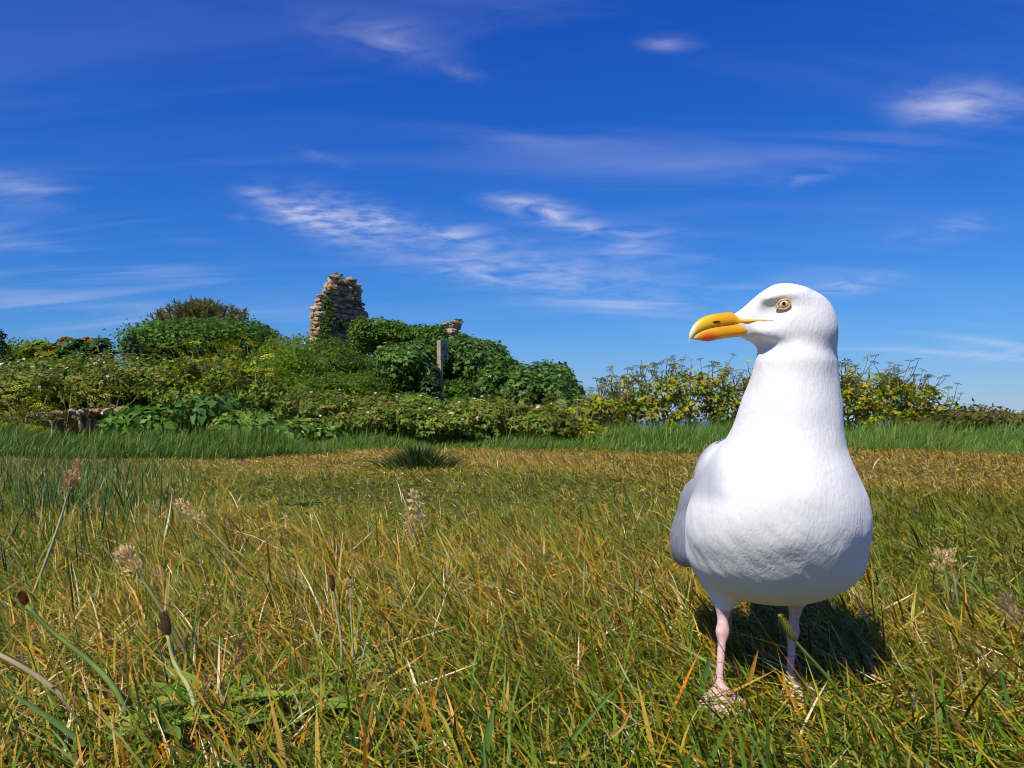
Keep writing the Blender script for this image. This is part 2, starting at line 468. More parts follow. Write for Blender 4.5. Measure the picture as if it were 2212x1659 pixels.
# small dusky smudges at the throat and dirty flecks on the belly; the last marks paint in shade from eye to bill
for (sx, sy, w, h_, a_) in ((1613, 833, 4, 13, .3), (1624, 832, 4, 14, .34), (1635, 833, 4, 12, .26), (1606, 838, 4, 9, .2), (1698, 1190, 4, 16, .25), (1712, 1186, 4, 10, .22), (1660, 668, 22, 7, .20), (1624, 690, 20, 10, .12)):
    uu = CX+GV[:, 0]/GV[:, 1]*FPX; vv = HZ-(GV[:, 2]-EYE)/GV[:, 1]*FPX
    q = np.exp(-((uu-sx)/w)**2-((vv-sy)/h_)**2)*a_*(GV[:, 1] < .80)
    gc = gc*(1-q[:, None])+dusk*q[:, None]

gull_mat, t_, b_ = mat_new('gull_plumage_and_skin')
at_ = t_.nodes.new('ShaderNodeAttribute'); at_.attribute_name = 'col'; t_.links.new(at_.outputs['Color'], b_.inputs['Base Color'])
b_.inputs['Roughness'].default_value = .75; b_.inputs['Specular IOR Level'].default_value = .12
b_.inputs['Sheen Weight'].default_value = .12
b_.inputs['Subsurface Weight'].default_value = 0.0
tx_ = t_.nodes.new('ShaderNodeTexCoord'); mp_ = t_.nodes.new('ShaderNodeMapping'); mp_.inputs['Scale'].default_value = (1.6, 1.6, .6)
t_.links.new(tx_.outputs['Object'], mp_.inputs[0])
n1_ = t_.nodes.new('ShaderNodeTexNoise'); n1_.inputs['Scale'].default_value = 210; n1_.inputs['Detail'].default_value = 5; n1_.inputs['Distortion'].default_value = .5
t_.links.new(mp_.outputs[0], n1_.inputs[0])
bp_ = t_.nodes.new('ShaderNodeBump'); bp_.inputs['Strength'].default_value = .22; bp_.inputs['Distance'].default_value = .004
t_.links.new(n1_.outputs[0], bp_.inputs['Height']); t_.links.new(bp_.outputs[0], b_.inputs['Normal'])

gull_feather = leaf_material('gull_feather', .8, .05, 0, .02, 90)
G0 = np.array([BX, .80, 0.0])
gull = thing('gull', 'white seagull with pink legs standing on the lawn, head turned side-on', 'gull', G0)
obj('body', mesh_np('body', GV-G0, GQ, gc, True, gull_mat), gull)

# fine down that softens the outline
fa = np.linalg.norm(np.cross(GV[GQ[:, 1]]-GV[GQ[:, 0]], GV[GQ[:, 3]]-GV[GQ[:, 0]]), axis=1)
pf = GV[GQ].mean(1); uu = CX+pf[:, 0]/pf[:, 1]*FPX; vv = HZ-(pf[:, 2]-EYE)/pf[:, 1]*FPX
okf = (legm[GQ].max(1) < .02) & (pf[:, 2] > .095)
okf &= ~((np.hypot((uu-1694)/30, (vv-657)/22) < 1) & (pf[:, 1] < .79)) & ~((uu < 1650) & (vv > 660) & (vv < 735) & (pf[:, 2] > .33))
prob = fa*okf; fi = rng.choice(len(GQ), 12000, p=prob/prob.sum())
fv = GV[GQ[fi]]; wts = rng.dirichlet((1, 1, 1, 1), len(fi)); fp = (fv*wts[..., None]).sum(1); fn_ = unit(nrm_g[GQ[fi, 0]])
hd_ = ss(fp[:, 2], .325, .35)[:, None]
flow = np.array([0, .25, -1.])*(1-hd_)+np.array([1., .35, -.25])*hd_+rng.normal(0, .16, fp.shape)
flow = unit(flow-fn_*(flow*fn_).sum(1, keepdims=True))
lift = rng.uniform(.02, .13, (len(fp), 1))
fsp = Soup(); fl_ = (.0048*(1-hd_[:, 0])+.0026*hd_[:, 0])*rng.uniform(.6, 1.25, len(fp))
scatter(fsp, np.array([[-.03, 0, 0], [.03, 0, 0], [.022, .55, .015], [0, 1, 0]]), np.array([[0, 1, 2], [0, 2, 3]]), fp-fn_*.0003, frames(flow+fn_*lift, fn_), fl_, gc[GQ[fi, 0]])
fsp.build('down', gull_feather, gull, off=G0, kind='stuff')

# folded wings: a slim shield of coverts and long dark-tipped flight feathers behind
wing_mat = plain_material('gull_wing_grey', (.34, .355, .40), .7, .15, .06, 90, .12)
prim_mat = plain_material('gull_wing_tip_black', (.02, .02, .022), .6, .3, .2, 60)
for sd in (-1, 1):
    wf = Field((.115, .70, .10), (.40, 1.16, .30), .0026)
    if sd < 0:
        wf.ell((.2010, .905, .152), (.0150, .105, px(76, .88)), .01, (-9, -4, 10))
        wf.ell((.2125, .905, .196), (.0150, .095, px(44, .88)), .014, (-9, -6, 20))
    else:
        wf.ell((.352, .90, .175), (.0150, .105, .044), .01, (-9, -16, -6))
        wf.ell((.350, .915, .212), (.015, .095, .024), .012, (-9, -16, -14))
    wf.ell((AX(1.02)+sd*.042, 1.02, .19), (.012, .10, .022), .02, (-6, -13-sd*12, 0))
    V, Q = wf.nets(3)
    V = V+unit(V-V.mean(0))*(.0012*np.sin((V[:, 1]*1.0+V[:, 2]*.8)*420)*ss(V[:, 1], .82, .9))[:, None]
    w_ = obj('wing', mesh_np('wing', V-G0, Q, None, True, wing_mat), gull)
    for q in range(5):
        sp = Soup(); L_ = .10+.018*q
        base = np.array([AX(1.03)+sd*(.040-.003*q), 1.03, .184-.004*q]); tip = base+np.array([-sd*(.030+.002*q)+.24*L_, L_, .006-.002*q])
        mid = (base+tip)/2; side = np.array([sd*.002, 0, .010])
        V = [base-side, base+side, mid+side*1.05, mid-side*1.05, tip-side*.3, tip+side*.3]
        V = np.array(V+[v+np.array([sd*.0012, 0, 0]) for v in V])
        F = [(0, 1, 2, 3), (3, 2, 5, 4), (9, 8, 7, 6), (10, 11, 8, 9), (0, 3, 9, 6), (3, 4, 10, 9), (4, 5, 11, 10), (5, 2, 8, 11), (2, 1, 7, 8), (1, 0, 6, 7)]
        sp.add(V, F, (.02, .02, .02)); sp.build('flight_feather', prim_mat, w_, off=G0)
# tail
sp = Soup()
for q in range(7):
    a_ = R((q-3)*5); base = np.array([AX(1.03)+(q-3)*.006, 1.03, .172]); d = np.array([math.sin(a_)+.24, math.cos(a_), -.12]); s_ = np.array([math.cos(a_), -math.sin(a_), 0])*.010
    z_ = np.array([0, 0, .001*(q % 2)]); tip = base+d*.125
    V = np.array([base-s_+z_, base+s_+z_, tip+s_+z_, tip-s_+z_, tip+d*.008+z_]); V = np.concatenate([V, V-np.array([0, 0, .0015])])
    sp.add(V, np.array([(0, 1, 2), (0, 2, 3), (3, 2, 4), (5, 7, 6), (5, 8, 7), (8, 9, 7), (0, 3, 8), (0, 8, 5), (1, 6, 7), (1, 7, 2), (3, 4, 9), (3, 9, 8), (2, 7, 9), (2, 9, 4)]), white)
sp.build('tail', gull_mat, gull, off=G0)

# bill: two mandibles lofted from stations along the beak
bill_mat, t_, b_ = mat_new('bill_horn')
at_ = t_.nodes.new('ShaderNodeAttribute'); at_.attribute_name = 'col'; t_.links.new(at_.outputs['Color'], b_.inputs['Base Color'])
b_.inputs['Roughness'].default_value = .32; b_.inputs['Specular IOR Level'].default_value = .35
nb = t_.nodes.new('ShaderNodeTexNoise'); nb.inputs['Scale'].default_value = 260; nb.inputs['Detail'].default_value = 4
bb = t_.nodes.new('ShaderNodeBump'); bb.inputs['Strength'].default_value = .10; bb.inputs['Distance'].default_value = .003
t_.links.new(nb.outputs[0], bb.inputs['Height']); t_.links.new(bb.outputs[0], b_.inputs['Normal'])
def loft(name, st, colf, parent, seg=20, sub=34, pw=.8):
    st = np.array(st, float)
    for row in st:                     # the base wraps round the face
        if row[0] > 1588:
            q_, n_ = gf.hit(row[0], (row[1]+row[2])/2); row[3] = (HY-.004-.010*(1600-row[0])/110-q_[1])*1000+(1.0 if row[0] > 1645 else 2.4 if row[0] > 1600 else 1.3); c = bez(st, sub)           # columns: px, y top, y bottom, half thickness (mm)
    V = []; C = []
    for (x_, yt, yb, th_) in c:
        Yc = HY-.004-.010*(1600-x_)/110
        a_ = np.linspace(0, 2*np.pi, seg, endpoint=False)
        mid, hh = (yt+yb)/2, max((yb-yt)/2, .3)
        for q in a_:
            sc_y = np.sign(np.cos(q))*abs(np.cos(q))**pw; sc_t = np.sign(np.sin(q))*abs(np.sin(q))**pw
            yy = mid-hh*sc_y; pt = P(x_, yy, Yc); pt[1] += th_*.001*sc_t
            V.append(pt); C.append(colf(x_, yy))
    n = len(c); F = []
    for i in range(n-1):
        for j in range(seg):
            k = (j+1) % seg; F.append((i*seg+j, i*seg+k, (i+1)*seg+k, (i+1)*seg+j))
    sp = Soup(); sp.add(V, F, C)
    return sp.build(name, bill_mat, parent, True, off=G0)
def bill_col(x_, y_):
    c = np.array([.88, .38, .008]); y1 = np.array([.92, .54, .025])
    k = ss(-x_, -1560, -1510); c = c*(1-k)+y1*k
    r_ = math.exp(-(((x_-1529)/19)**2+((y_-731)/11)**2)*1.0); r_ = min(1, 1.35*r_); c = c*(1-r_)+np.array([.80, .09, .015])*r_
    tp = ss(-x_, -1509, -1493); c = c*(1-tp)+np.array([.84, .76, .50])*tp
    g_ = ss(x_, 1610, 1645)*.55; c = c*(1-g_)+np.array([.55, .17, .04])*g_
    return c
bill = thing('bill', None, None, (0, 0, 0)); bill.parent = gull
upper = [(1650, 698.5, 701.5, 5.0), (1640, 694.5, 701.5, 7), (1624, 691.5, 703, 7.2), (1606, 690, 704.5, 8.4), (1591, 684, 705.5, 8), (1578, 675, 706, 8.0), (1556, 676.5, 708.5, 7.2), (1530, 681, 713, 6.4), (1510, 690, 719, 5.4), (1497, 703, 727, 4.0), (1490, 717, 736, 2.4), (1488.5, 727, 741, 1.0), (1489.5, 735, 741, .4)]
lower = [(1640, 694, 704, 5.4), (1622, 693, 722, 7.0), (1600, 695, 727, 7.0), (1575, 698, 729.5, 6.6), (1550, 702, 733.5, 6.0), (1530, 706, 737.5, 5.2), (1512, 713, 735.5, 4.0), (1500, 722, 733.5, 2.4), (1494, 727.5, 732, .8)]
ub = loft('upper_mandible', upper, bill_col, bill); lb = loft('lower_mandible', lower, bill_col, bill)
bill.location = (0, 0, 0)
# nostril slit
sp = Soup()
Yn = HY-.004-.010*(1600-1545)/110-.0069
tube(sp, [P(1534, 697.5, Yn+.0004), P(1541, 696, Yn), P(1549, 694.5, Yn-.0003), P(1556, 694, Yn)], [.0002, .0008, .0009, .0002], (.07, .02, .005), 8)
sp.build('nostril', plain_material('nostril_dark', (.06, .02, .008), .8, .1), bill, off=G0)

# eye
en = unit(eye_n*np.array([1, 1, .6])); exx = unit(np.cross(np.array([0, 0, 1.]), en)); ezz = np.cross(en, exx)
if exx[0] < 0: exx = -exx
tilt = R(14); ex2 = math.cos(tilt)*exx+math.sin(tilt)*ezz; ez2 = -math.sin(tilt)*exx+math.cos(tilt)*ezz
eye_c = eye_p-en*.0027
eye = thing('eye', None, None, (0, 0, 0)); eye.parent = gull
def dome(name, cen, ra, rb, bulge, mat, a0=0., push=0.):
    sp = Soup(); V = []; rings, seg = 8, 28
    for i in range(rings+1):
        q = i/rings*math.pi/2
        for j in range(seg):
            b = 2*math.pi*j/seg; V.append(cen+ex2*ra*math.sin(q)*math.cos(b)+ez2*rb*math.sin(q)*math.sin(b)+en*(bulge*math.cos(q)+push))
    F = [(i*seg+j, i*seg+(j+1) % seg, (i+1)*seg+(j+1) % seg, (i+1)*seg+j) for i in range(rings) for j in range(seg)]
    sp.add(V, F, (1, 1, 1)); return sp.build(name, mat, eye, True, off=G0)
iris_mat = plain_material('iris_pale_straw', (.66, .62, .42), .12, .6, .05, 900)
dome('iris', eye_c, px(11.6, HY), px(9.9, HY), .0030, iris_mat)
dome('pupil', eye_c-ex2*.0002+ez2*.0004, px(3.6, HY), px(3.9, HY), .00062, plain_material('pupil_black', (.006, .004, .004), .06, .7), 0, .0027)
sp = Soup(); V = []; seg, cs = 40, 8
for i in range(seg):
    b = 2*math.pi*i/seg
    pinch = 1+.34*max(0, math.cos(b-math.pi*1.04))**6
    rad = ex2*px(12.4, HY)*pinch*math.cos(b)+ez2*px(10.4, HY)*math.sin(b)*(1-.12*max(0, math.sin(b)))
    rn = unit(rad)
    for j in range(cs):
        c_ = 2*math.pi*j/cs; V.append(eye_c+rad+rn*.0008*math.cos(c_)+en*(.0012+.0012*math.sin(c_)))
F = [(i*cs+j, i*cs+(j+1) % cs, ((i+1) % seg)*cs+(j+1) % cs, ((i+1) % seg)*cs+j) for i in range(seg) for j in range(cs)]
sp.add(V, F, (1, 1, 1)); sp.build('eye_ring', plain_material('eye_ring_orange', (.82, .42, .07), .45, .4, .1, 500), eye, True, off=G0)
# claws
claw_mat = plain_material('claw_dark', (.03, .024, .02), .4, .4)
for L in legs:
    for tip in L['tips']:
        sp = Soup(); d = unit(tip-L['he'])
        tube(sp, bez([tip-d*.001, tip+d*.003+np.array([0, 0, .0005]), tip+d*.0055-np.array([0, 0, .0015])], 5), [.0017, .0016, .0013, .0008, .0002], (.03, .02, .02), 6)
        sp.build('claw', claw_mat, gull, True, off=G0)

# ------------------------------------------------------------------ ground, sea, grass
w_a, w_b, w_c = Wob(2.2, 8, 21), Wob(6.5, 8, 22), Wob(.9, 8, 23)
def bearing(x, y): return CX+FPX*x/np.maximum(y, .05)
MB = np.array([(-1400, .9), (-300, 1.0), (0, 1.0), (240, 1.0), (330, 1.5), (450, 1.75), (560, 1.65), (640, 1.5), (780, 1.6), (960, 1.5), (1010, 1.2), (1110, .8), (1240, .25), (1330, 0), (4000, 0)], float)
def gz(x, y):
    x = np.asarray(x, float); y = np.asarray(y, float); b = bearing(x, y)
    p = np.stack([x, y, 0*x], -1)
    h = (w_b(p)*.006+w_a(p)*.012*ss(y, 1.3, 3))*(1-ss(y, 7, 9))
    top = np.interp(b, MB[:, 0], MB[:, 1])
    h = h+top*ss(y, 8.3, 17.5)*(1-.9*ss(y, 23, 30))
    h = h+.05*ss(y, 6.0, 8.5)*w_c(p)
    h = h-1.0*ss(y, 10.5, 18)*ss(b, 1250, 1330)
    h = h-26*ss(y, 32, 46)
    return h
gx = np.concatenate([np.linspace(-90, -14, 24), np.linspace(-13.5, 13.5, 150), np.linspace(14, 90, 24)])
gy = np.concatenate([np.linspace(-40, -1, 18), np.linspace(-.8, 3, 70), np.linspace(3.1, 24, 110), np.linspace(24.5, 60, 50)])
X_, Y_ = np.meshgrid(gx, gy, indexing='ij'); Z_ = gz(X_, Y_)
nx_, ny_ = X_.shape
I_ = np.arange(nx_*ny_).reshape(nx_, ny_)
GF = np.stack([I_[:-1, :-1], I_[1:, :-1], I_[1:, 1:], I_[:-1, 1:]], -1).reshape(-1, 4)
soil = plain_material('thatch_and_soil', (.05, .045, .012), .95, .1, .2, 55, .5, (.13, .10, .03))
obj('ground', mesh_np('ground', np.stack([X_, Y_, Z_], -1).reshape(-1, 3), GF, None, True, soil), kind='structure')
sea_m, t_, b_ = mat_new('sea_water'); b_.inputs['Base Color'].default_value = (.05, .13, .19, 1); b_.inputs['Roughness'].default_value = .25
n_ = t_.nodes.new('ShaderNodeTexNoise'); n_.inputs['Scale'].default_value = .12; n_.inputs['Detail'].default_value = 6
g_ = t_.nodes.new('ShaderNodeNewGeometry'); t_.links.new(g_.outputs['Position'], n_.inputs[0])
bp_ = t_.nodes.new('ShaderNodeBump'); bp_.inputs['Strength'].default_value = .6; bp_.inputs['Distance'].default_value = .6
t_.links.new(n_.outputs[0], bp_.inputs['Height']); t_.links.new(bp_.outputs[0], b_.inputs['Normal'])
obj('sea', mesh_np('sea', np.array([[-9000, 40, -20], [9000, 40, -20], [9000, 9000, -20], [-9000, 9000, -20.]]), np.array([[0, 1, 2, 3]]), None, False, sea_m), kind='structure')

grass_mat = leaf_material('grass_blades', .42, .22, .20, .15, 220)
def blades(soup, pos, L, w, az_, p0, p1, col, tip=None, seg=3):
    n = len(pos); t = np.linspace(0, 1, seg+1)
    hd = np.stack([np.cos(az_), np.sin(az_), 0*az_], 1); sd = np.stack([-np.sin(az_), np.cos(az_), 0*az_], 1)
    tw = rng.uniform(-1, 1, (n, 1)); sd = unit(sd+tw*np.array([0, 0, .7])+rng.normal(0, .25, (n, 3)))
    pts = [pos]
    for k in range(seg):
        ph = p0+(p1-p0)*(k+.5)/seg
        pts.append(pts[-1]+(L/seg)[:, None]*(np.sin(ph)[:, None]*hd+np.cos(ph)[:, None]*np.array([0, 0, 1.])))
    tap = {1: [1], 2: [1, .8], 3: [.8, 1, .65], 4: [.75, 1, .85, .5]}[seg]
    V = []; C = []
    tc_ = col if tip is None else tip
    for k in range(seg):
        o = sd*(w*.5*tap[k])[:, None]; V += [pts[k]-o, pts[k]+o]
        c = col+(tc_-col)*(k/seg)**1.5; C += [c, c]
    V.append(pts[seg]); C.append(tc_)
    nv = 2*seg+1
    V = np.stack(V, 1).reshape(-1, 3); C = np.stack(C, 1).reshape(-1, 3)
    f = []
    for k in range(seg-1): f += [(2*k, 2*k+1, 2*k+3), (2*k, 2*k+3, 2*k+2)]
    f.append((2*seg-2, 2*seg-1, 2*seg))
    F = (np.array(f)[None]+(np.arange(n)*nv)[:, None, None]).reshape(-1, 3)
    soup.add(V, F, C)

def field_points(n, y0, y1, side=.74, margin=.35):
    """even scatter over the part of the lawn one sees from about here"""
    out = []; got = 0
    while got < n:
        m = int((n-got)*2.2)+100
        y = rng.uniform(y0, y1, m); wmax = side*y1+margin
        x = rng.uniform(-wmax, wmax, m); k = np.abs(x) < side*np.maximum(y, .2)+margin
        out.append(np.stack([x[k], y[k]], 1)); got += k.sum()
    return np.concatenate(out)[:n]
EDGE = np.array([(-2000, 5.3), (-300, 5.5), (100, 5.7), (500, 6.0), (900, 6.7), (1250, 7.1), (1500, 6.7), (2212, 6.2), (2700, 6.1), (5000, 6.0)], float)
def edge_y(x, y): return np.interp(bearing(x, y), EDGE[:, 0], EDGE[:, 1])+.22*w_b(np.stack([x*.35, y*.2, 0*x], -1))
GREEN = [(.155, .235, .008), (.095, .175, .007), (.045, .10, .006), (.26, .255, .010), (.15, .22, .03)]
DRY = [(.56, .375, .06), (.58, .235, .012), (.30, .155, .02), (.86, .72, .44), (.39, .29, .02), (.43, .28, .03)]
def dryness(p):
    q = np.stack([p[:, 0], p[:, 1], 0*p[:, 0]], 1); b = bearing(p[:, 0], p[:, 1])
    d = .46+.24*w_a(q*.8)+.16*w_b(q*.9)+.14*ss(p[:, 1], 2.2, 5)+.12*ss(b, 1100, 1900)-.22*(1-ss(b, 100, 1000))*(1-ss(p[:, 1], 2.0, 3.5))-.10*(1-ss(p[:, 1], .7, 1.0))
    return np.clip(d, .08, .92)
def lawn(n, y0, y1, Lm, wm, seg, name_soup, side=.74):
    p = field_points(n, y0, y1, side, .35 if side < .8 else .6)
    p = p[p[:, 1] < edge_y(p[:, 0], p[:, 1])+.25]
    n = len(p); pos = np.stack([p[:, 0], p[:, 1], gz(p[:, 0], p[:, 1])-.002], 1)
    d = dryness(p); dry = rng.random(n) < d
    col = np.where(dry[:, None], pick(n, DRY, (4, 2.8, 4, 1.6, 4, 3), .24), pick(n, GREEN, (4, 4, 3, 3, 1.2), .2))
    tip = np.where((rng.random(n) < .35+.3*d)[:, None], col*.55+pick(n, DRY, (4, 2.5, 1, 1, 2, 2), .2)*.45, col)
    tall = .82+.38*w_a(pos*1.1+4)
    L = Lm*rng.lognormal(0, .38, n)*np.clip(tall, .45, 1.5); L = np.where(dry, L*.85, L)
    # round the bird the turf is short and trodden
    near = np.exp(-(((p[:, 0]-.26)/.17)**2+((p[:, 1]-.83)/.20)**2)); L = L*(1-.15*near)
    w = wm*rng.uniform(.5, 1.35, n)
    az_ = rng.normal(R(172), R(52), n); flat = rng.random(n) < .30
    az_ = np.where(flat, rng.uniform(0, 6.28, n), az_)
    p0 = np.clip(rng.normal(R(44), R(20), n), 0, R(80)); p1 = p0+rng.uniform(R(5), R(58), n)
    p0 = np.where(flat, rng.uniform(R(62), R(86), n), p0); p1 = np.where(flat, p0+rng.uniform(-.3, .25, n), p1)
    p1 = np.clip(p1, 0, R(108))
    pos[:, 2] += np.where(flat, rng.uniform(0, .018, n), 0)
    blades(name_soup, pos, L, w, az_, p0, p1, col, tip, seg)
sp = Soup()
lawn(85000, .30, 1.25, .046, .0025, 3, sp)
lawn(110000, 1.25, 2.6, .044, .0027, 3, sp)
lawn(145000, 2.6, 4.6, .046, .0038, 2, sp, .95)
lawn(200000, 4.6, 8.2, .044, .0052, 2, sp, .95)
sp.build('lawn_grass', grass_mat, label='short sun-dried lawn grass of mixed green and straw blades', cat='grass', kind='stuff')

# taller wispy blades that stand above the turf, thicker towards the left
sp = Soup()
p = field_points(9000, .5, 5.0); b = bearing(p[:, 0], p[:, 1])
keep = rng.random(len(p)) < np.where(p[:, 1] > 1.3, .07+.93*(1-ss(b, 50, 560)), .12)*(1-.93*np.exp(-(((p[:, 0]-.25)/.16)**2+((p[:, 1]-.80)/.16)**2)))
p = p[keep]; n = len(p); pos = np.stack([p[:, 0], p[:, 1], gz(p[:, 0], p[:, 1])], 1)
d = rng.random(n) < dryness(p)*.8
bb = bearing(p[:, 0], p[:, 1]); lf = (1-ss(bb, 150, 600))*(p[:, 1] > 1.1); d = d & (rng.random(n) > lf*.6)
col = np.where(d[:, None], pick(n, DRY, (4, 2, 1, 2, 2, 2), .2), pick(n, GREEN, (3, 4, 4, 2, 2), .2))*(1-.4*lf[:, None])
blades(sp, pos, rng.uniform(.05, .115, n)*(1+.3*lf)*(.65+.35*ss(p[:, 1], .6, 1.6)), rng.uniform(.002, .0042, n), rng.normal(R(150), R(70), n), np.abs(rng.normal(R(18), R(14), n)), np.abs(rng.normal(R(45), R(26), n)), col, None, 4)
sp.build('wispy_grass', grass_mat, label='longer wispy grass blades standing above the short turf', cat='grass', kind='stuff')

# rougher dark tussocks on the left
sp = Soup()
n = 5200; yy = rng.uniform(1.35, 4.6, n); bb = rng.uniform(-420, 520, n); q3 = np.stack([(bb-CX)/FPX*yy, yy, 0*yy], 1)
k = rng.random(n) < (1-ss(bb, 130, 480))*np.clip(.55+.6*w_b(q3*.8), .05, 1); q3 = q3[k]; n = len(q3); q3[:, 2] = gz(q3[:, 0], q3[:, 1])
blades(sp, q3, rng.uniform(.07, .17, n), rng.uniform(.0025, .0048, n), rng.normal(R(120), R(80), n), np.abs(rng.normal(R(14), R(12), n)), np.abs(rng.normal(R(40), R(26), n)), pick(n, [(.05, .11, .018), (.08, .16, .02), (.13, .18, .05), (.035, .075, .016), (.4, .3, .12)], (4, 3, 1.2, 3, .7), .2), None, 4)
sp.build('rough_grass', grass_mat, label='rough dark green tussocky grass beside the tall purplish stem', cat='grass', kind='stuff')
# coarse blades close to the lens
sp = Soup()
q3 = field_points(420, .40, .74, .8, .2); k = ~((np.abs(q3[:, 0]-.25) < .09) & (q3[:, 1] > .66)); q3 = q3[k]; n = len(q3); q3 = np.stack([q3[:, 0], q3[:, 1], 0*q3[:, 0]], 1)
blades(sp, q3, rng.uniform(.045, .08, n), rng.uniform(.003, .005, n), rng.normal(R(110), R(70), n), np.abs(rng.normal(R(16), R(12), n)), np.abs(rng.normal(R(50), R(25), n)), np.where((rng.random(n) < .35)[:, None], pick(n, DRY, (2, 4, 2, 0, 1, 1), .2), pick(n, GREEN, (4, 4, 2, 2, 1), .2)), None, 4)
sp.build('coarse_grass', grass_mat, label='coarse green and orange blades at the near edge of the lawn', cat='grass', kind='stuff')

# long uncut grass along the foot of the thicket
LUSH = [(.078, .175, .013), (.052, .13, .011), (.13, .225, .017), (.18, .27, .06), (.28, .28, .06)]
def verge(name, label, b0, b1, n, depth, hm, lean, dens=None):
    sp = Soup()
    b = rng.uniform(b0, b1, n); y = np.interp(b, EDGE[:, 0], EDGE[:, 1])
    x = (b-CX)/FPX*y; y = edge_y(x, y)+depth*rng.random(n)**1.15; x = (b-CX)/FPX*y
    q = np.stack([x, y, 0*x], 1); rise = ss(y-edge_y(x, y), 0, .7)
    h = hm*(.45+.55*rise)*np.clip(1+.45*w_b(q*.75)+.30*w_a(q*2.6), .3, 1.8)*rng.uniform(.5, 1.3, n)
    if dens is not None: h = h*np.interp(b, dens[0], dens[1])
    k = h > .03; x, y, h, b = x[k], y[k], h[k], b[k]; n = len(x)
    pos = np.stack([x, y, gz(x, y)], 1)
    col = pick(n, LUSH, (4, 4, 3, 1.3, .8), .2)
    p0 = np.abs(rng.normal(R(12), R(10), n)); p1 = p0+np.abs(rng.normal(R(50), R(28), n))
    blades(sp, pos, h*1.25, rng.uniform(.003, .0065, n), rng.normal(R(lean), R(55), n), p0, np.clip(p1, 0, R(125)), col, None, 4)
    k = rng.random(n) < .07; m = int(k.sum())
    blades(sp, pos[k], np.minimum(h[k]*rng.uniform(1.3, 2.0, m), .34), rng.uniform(.003, .006, m), rng.normal(R(lean), R(60), m), np.abs(rng.normal(R(10), R(8), m)), np.abs(rng.normal(R(48), R(25), m)), pick(m, LUSH, (2, 2, 3, 3, 2), .2), None, 4)
    sp.build(name, grass_mat, label=label, cat='grass', kind='stuff')
verge('long_grass', 'long lush green grass at the foot of the bramble thicket', -900, 1260, 62000, 1.7, .135, 20, ([-900, 0, 150, 560, 640, 900, 1000, 1260], [1.0, 1.0, 1.0, 1.0, .75, .55, .45, .6]))
verge('long_grass', 'long lush green grass below the yellowing umbellifer stand', 1260, 3300, 62000, 2.6, .15, 25, ([1260, 1400, 1700, 2000, 2212, 3300], [.7, .95, .9, 1.1, 1.2, 1.2]))

# ------------------------------------------------------------------ ruined walls, stone by stone
stone_mat, t_, b_ = mat_new('weathered_stone')
oi_ = t_.nodes.new('ShaderNodeObjectInfo')
cr_ = t_.nodes.new('ShaderNodeValToRGB'); cr_.color_ramp.interpolation = 'LINEAR'
for i_, (pos_, c_) in enumerate(((0, (.20, .145, .085)), (.22, (.48, .34, .19)), (.42, (.42, .235, .105)), (.60, (.56, .43, .26)), (.78, (.28, .23, .16)), (1, (.68, .57, .41)))):
    e_ = cr_.color_ramp.elements[i_] if i_ < 2 else cr_.color_ramp.elements.new(pos_)
    e_.position = pos_; e_.color = (*c_, 1)
t_.links.new(oi_.outputs['Random'], cr_.inputs[0])
tc_ = t_.nodes.new('ShaderNodeTexCoord'); n_ = t_.nodes.new('ShaderNodeTexNoise'); n_.inputs['Scale'].default_value = 3.2; n_.inputs['Detail'].default_value = 8; n_.inputs['Roughness'].default_value = .65
n_.noise_dimensions = '4D'; t_.links.new(oi_.outputs['Random'], n_.inputs['W']); t_.links.new(tc_.outputs['Object'], n_.inputs['Vector'])
mr_ = t_.nodes.new('ShaderNodeMapRange'); mr_.inputs[1].default_value = .3; mr_.inputs[2].default_value = .72; mr_.inputs[3].default_value = .55; mr_.inputs[4].default_value = 1.3
t_.links.new(n_.outputs[0], mr_.inputs[0])
vm_ = t_.nodes.new('ShaderNodeVectorMath'); vm_.operation = 'SCALE'; t_.links.new(cr_.outputs[0], vm_.inputs[0]); t_.links.new(mr_.outputs[0], vm_.inputs['Scale'])
t_.links.new(vm_.outputs[0], b_.inputs['Base Color']); b_.inputs['Roughness'].default_value = .9; b_.inputs['Specular IOR Level'].default_value = .2
bp_ = t_.nodes.new('ShaderNodeBump'); bp_.inputs['Strength'].default_value = .7; bp_.inputs['Distance'].default_value = .02
t_.links.new(n_.outputs[0], bp_.inputs['Height']); t_.links.new(bp_.outputs[0], b_.inputs['Normal'])
mortar_mat = plain_material('crumbling_mortar', (.15, .115, .08), .95, .1, .2, 14, .8, (.30, .25, .18))

def stone_mesh(i):
    r = np.random.default_rng(100+i); g = np.linspace(-.5, .5, 3)
    bm = bmesh.new(); bmesh.ops.create_cube(bm, size=1.0); bmesh.ops.subdivide_edges(bm, edges=bm.edges[:], cuts=1, use_grid_fill=True)
    for v in bm.verts:
        c = np.array(v.co); m = (np.abs(c) > .4).sum()
        s_ = {3: .82, 2: .93, 1: 1.04}.get(int(m), 1); c = c*s_+r.normal(0, .055, 3); v.co = c
    me = bpy.data.meshes.new('stone'); bm.to_mesh(me); bm.free(); me.materials.append(stone_mat); return me
STONES = [stone_mesh(i) for i in range(14)]
def stone(parent, loc, along, normal, size, tilt=.06):
    o = obj('stone', STONES[random.randrange(14)], parent)
    x = Vector(along).normalized(); y = (-Vector(normal)).normalized(); z = x.cross(y)
    M = Matrix((x, y, z)).transposed() @ Matrix.Rotation(random.gauss(0, tilt), 3, 'X') @ Matrix.Rotation(random.gauss(0, tilt), 3, 'Y') @ Matrix.Rotation(random.gauss(0, tilt*1.3), 3, 'Z')
    o.rotation_mode = 'QUATERNION'; o.rotation_quaternion = M.to_quaternion(); o.location = [float(c) for c in loc]; o.scale = size
    return o
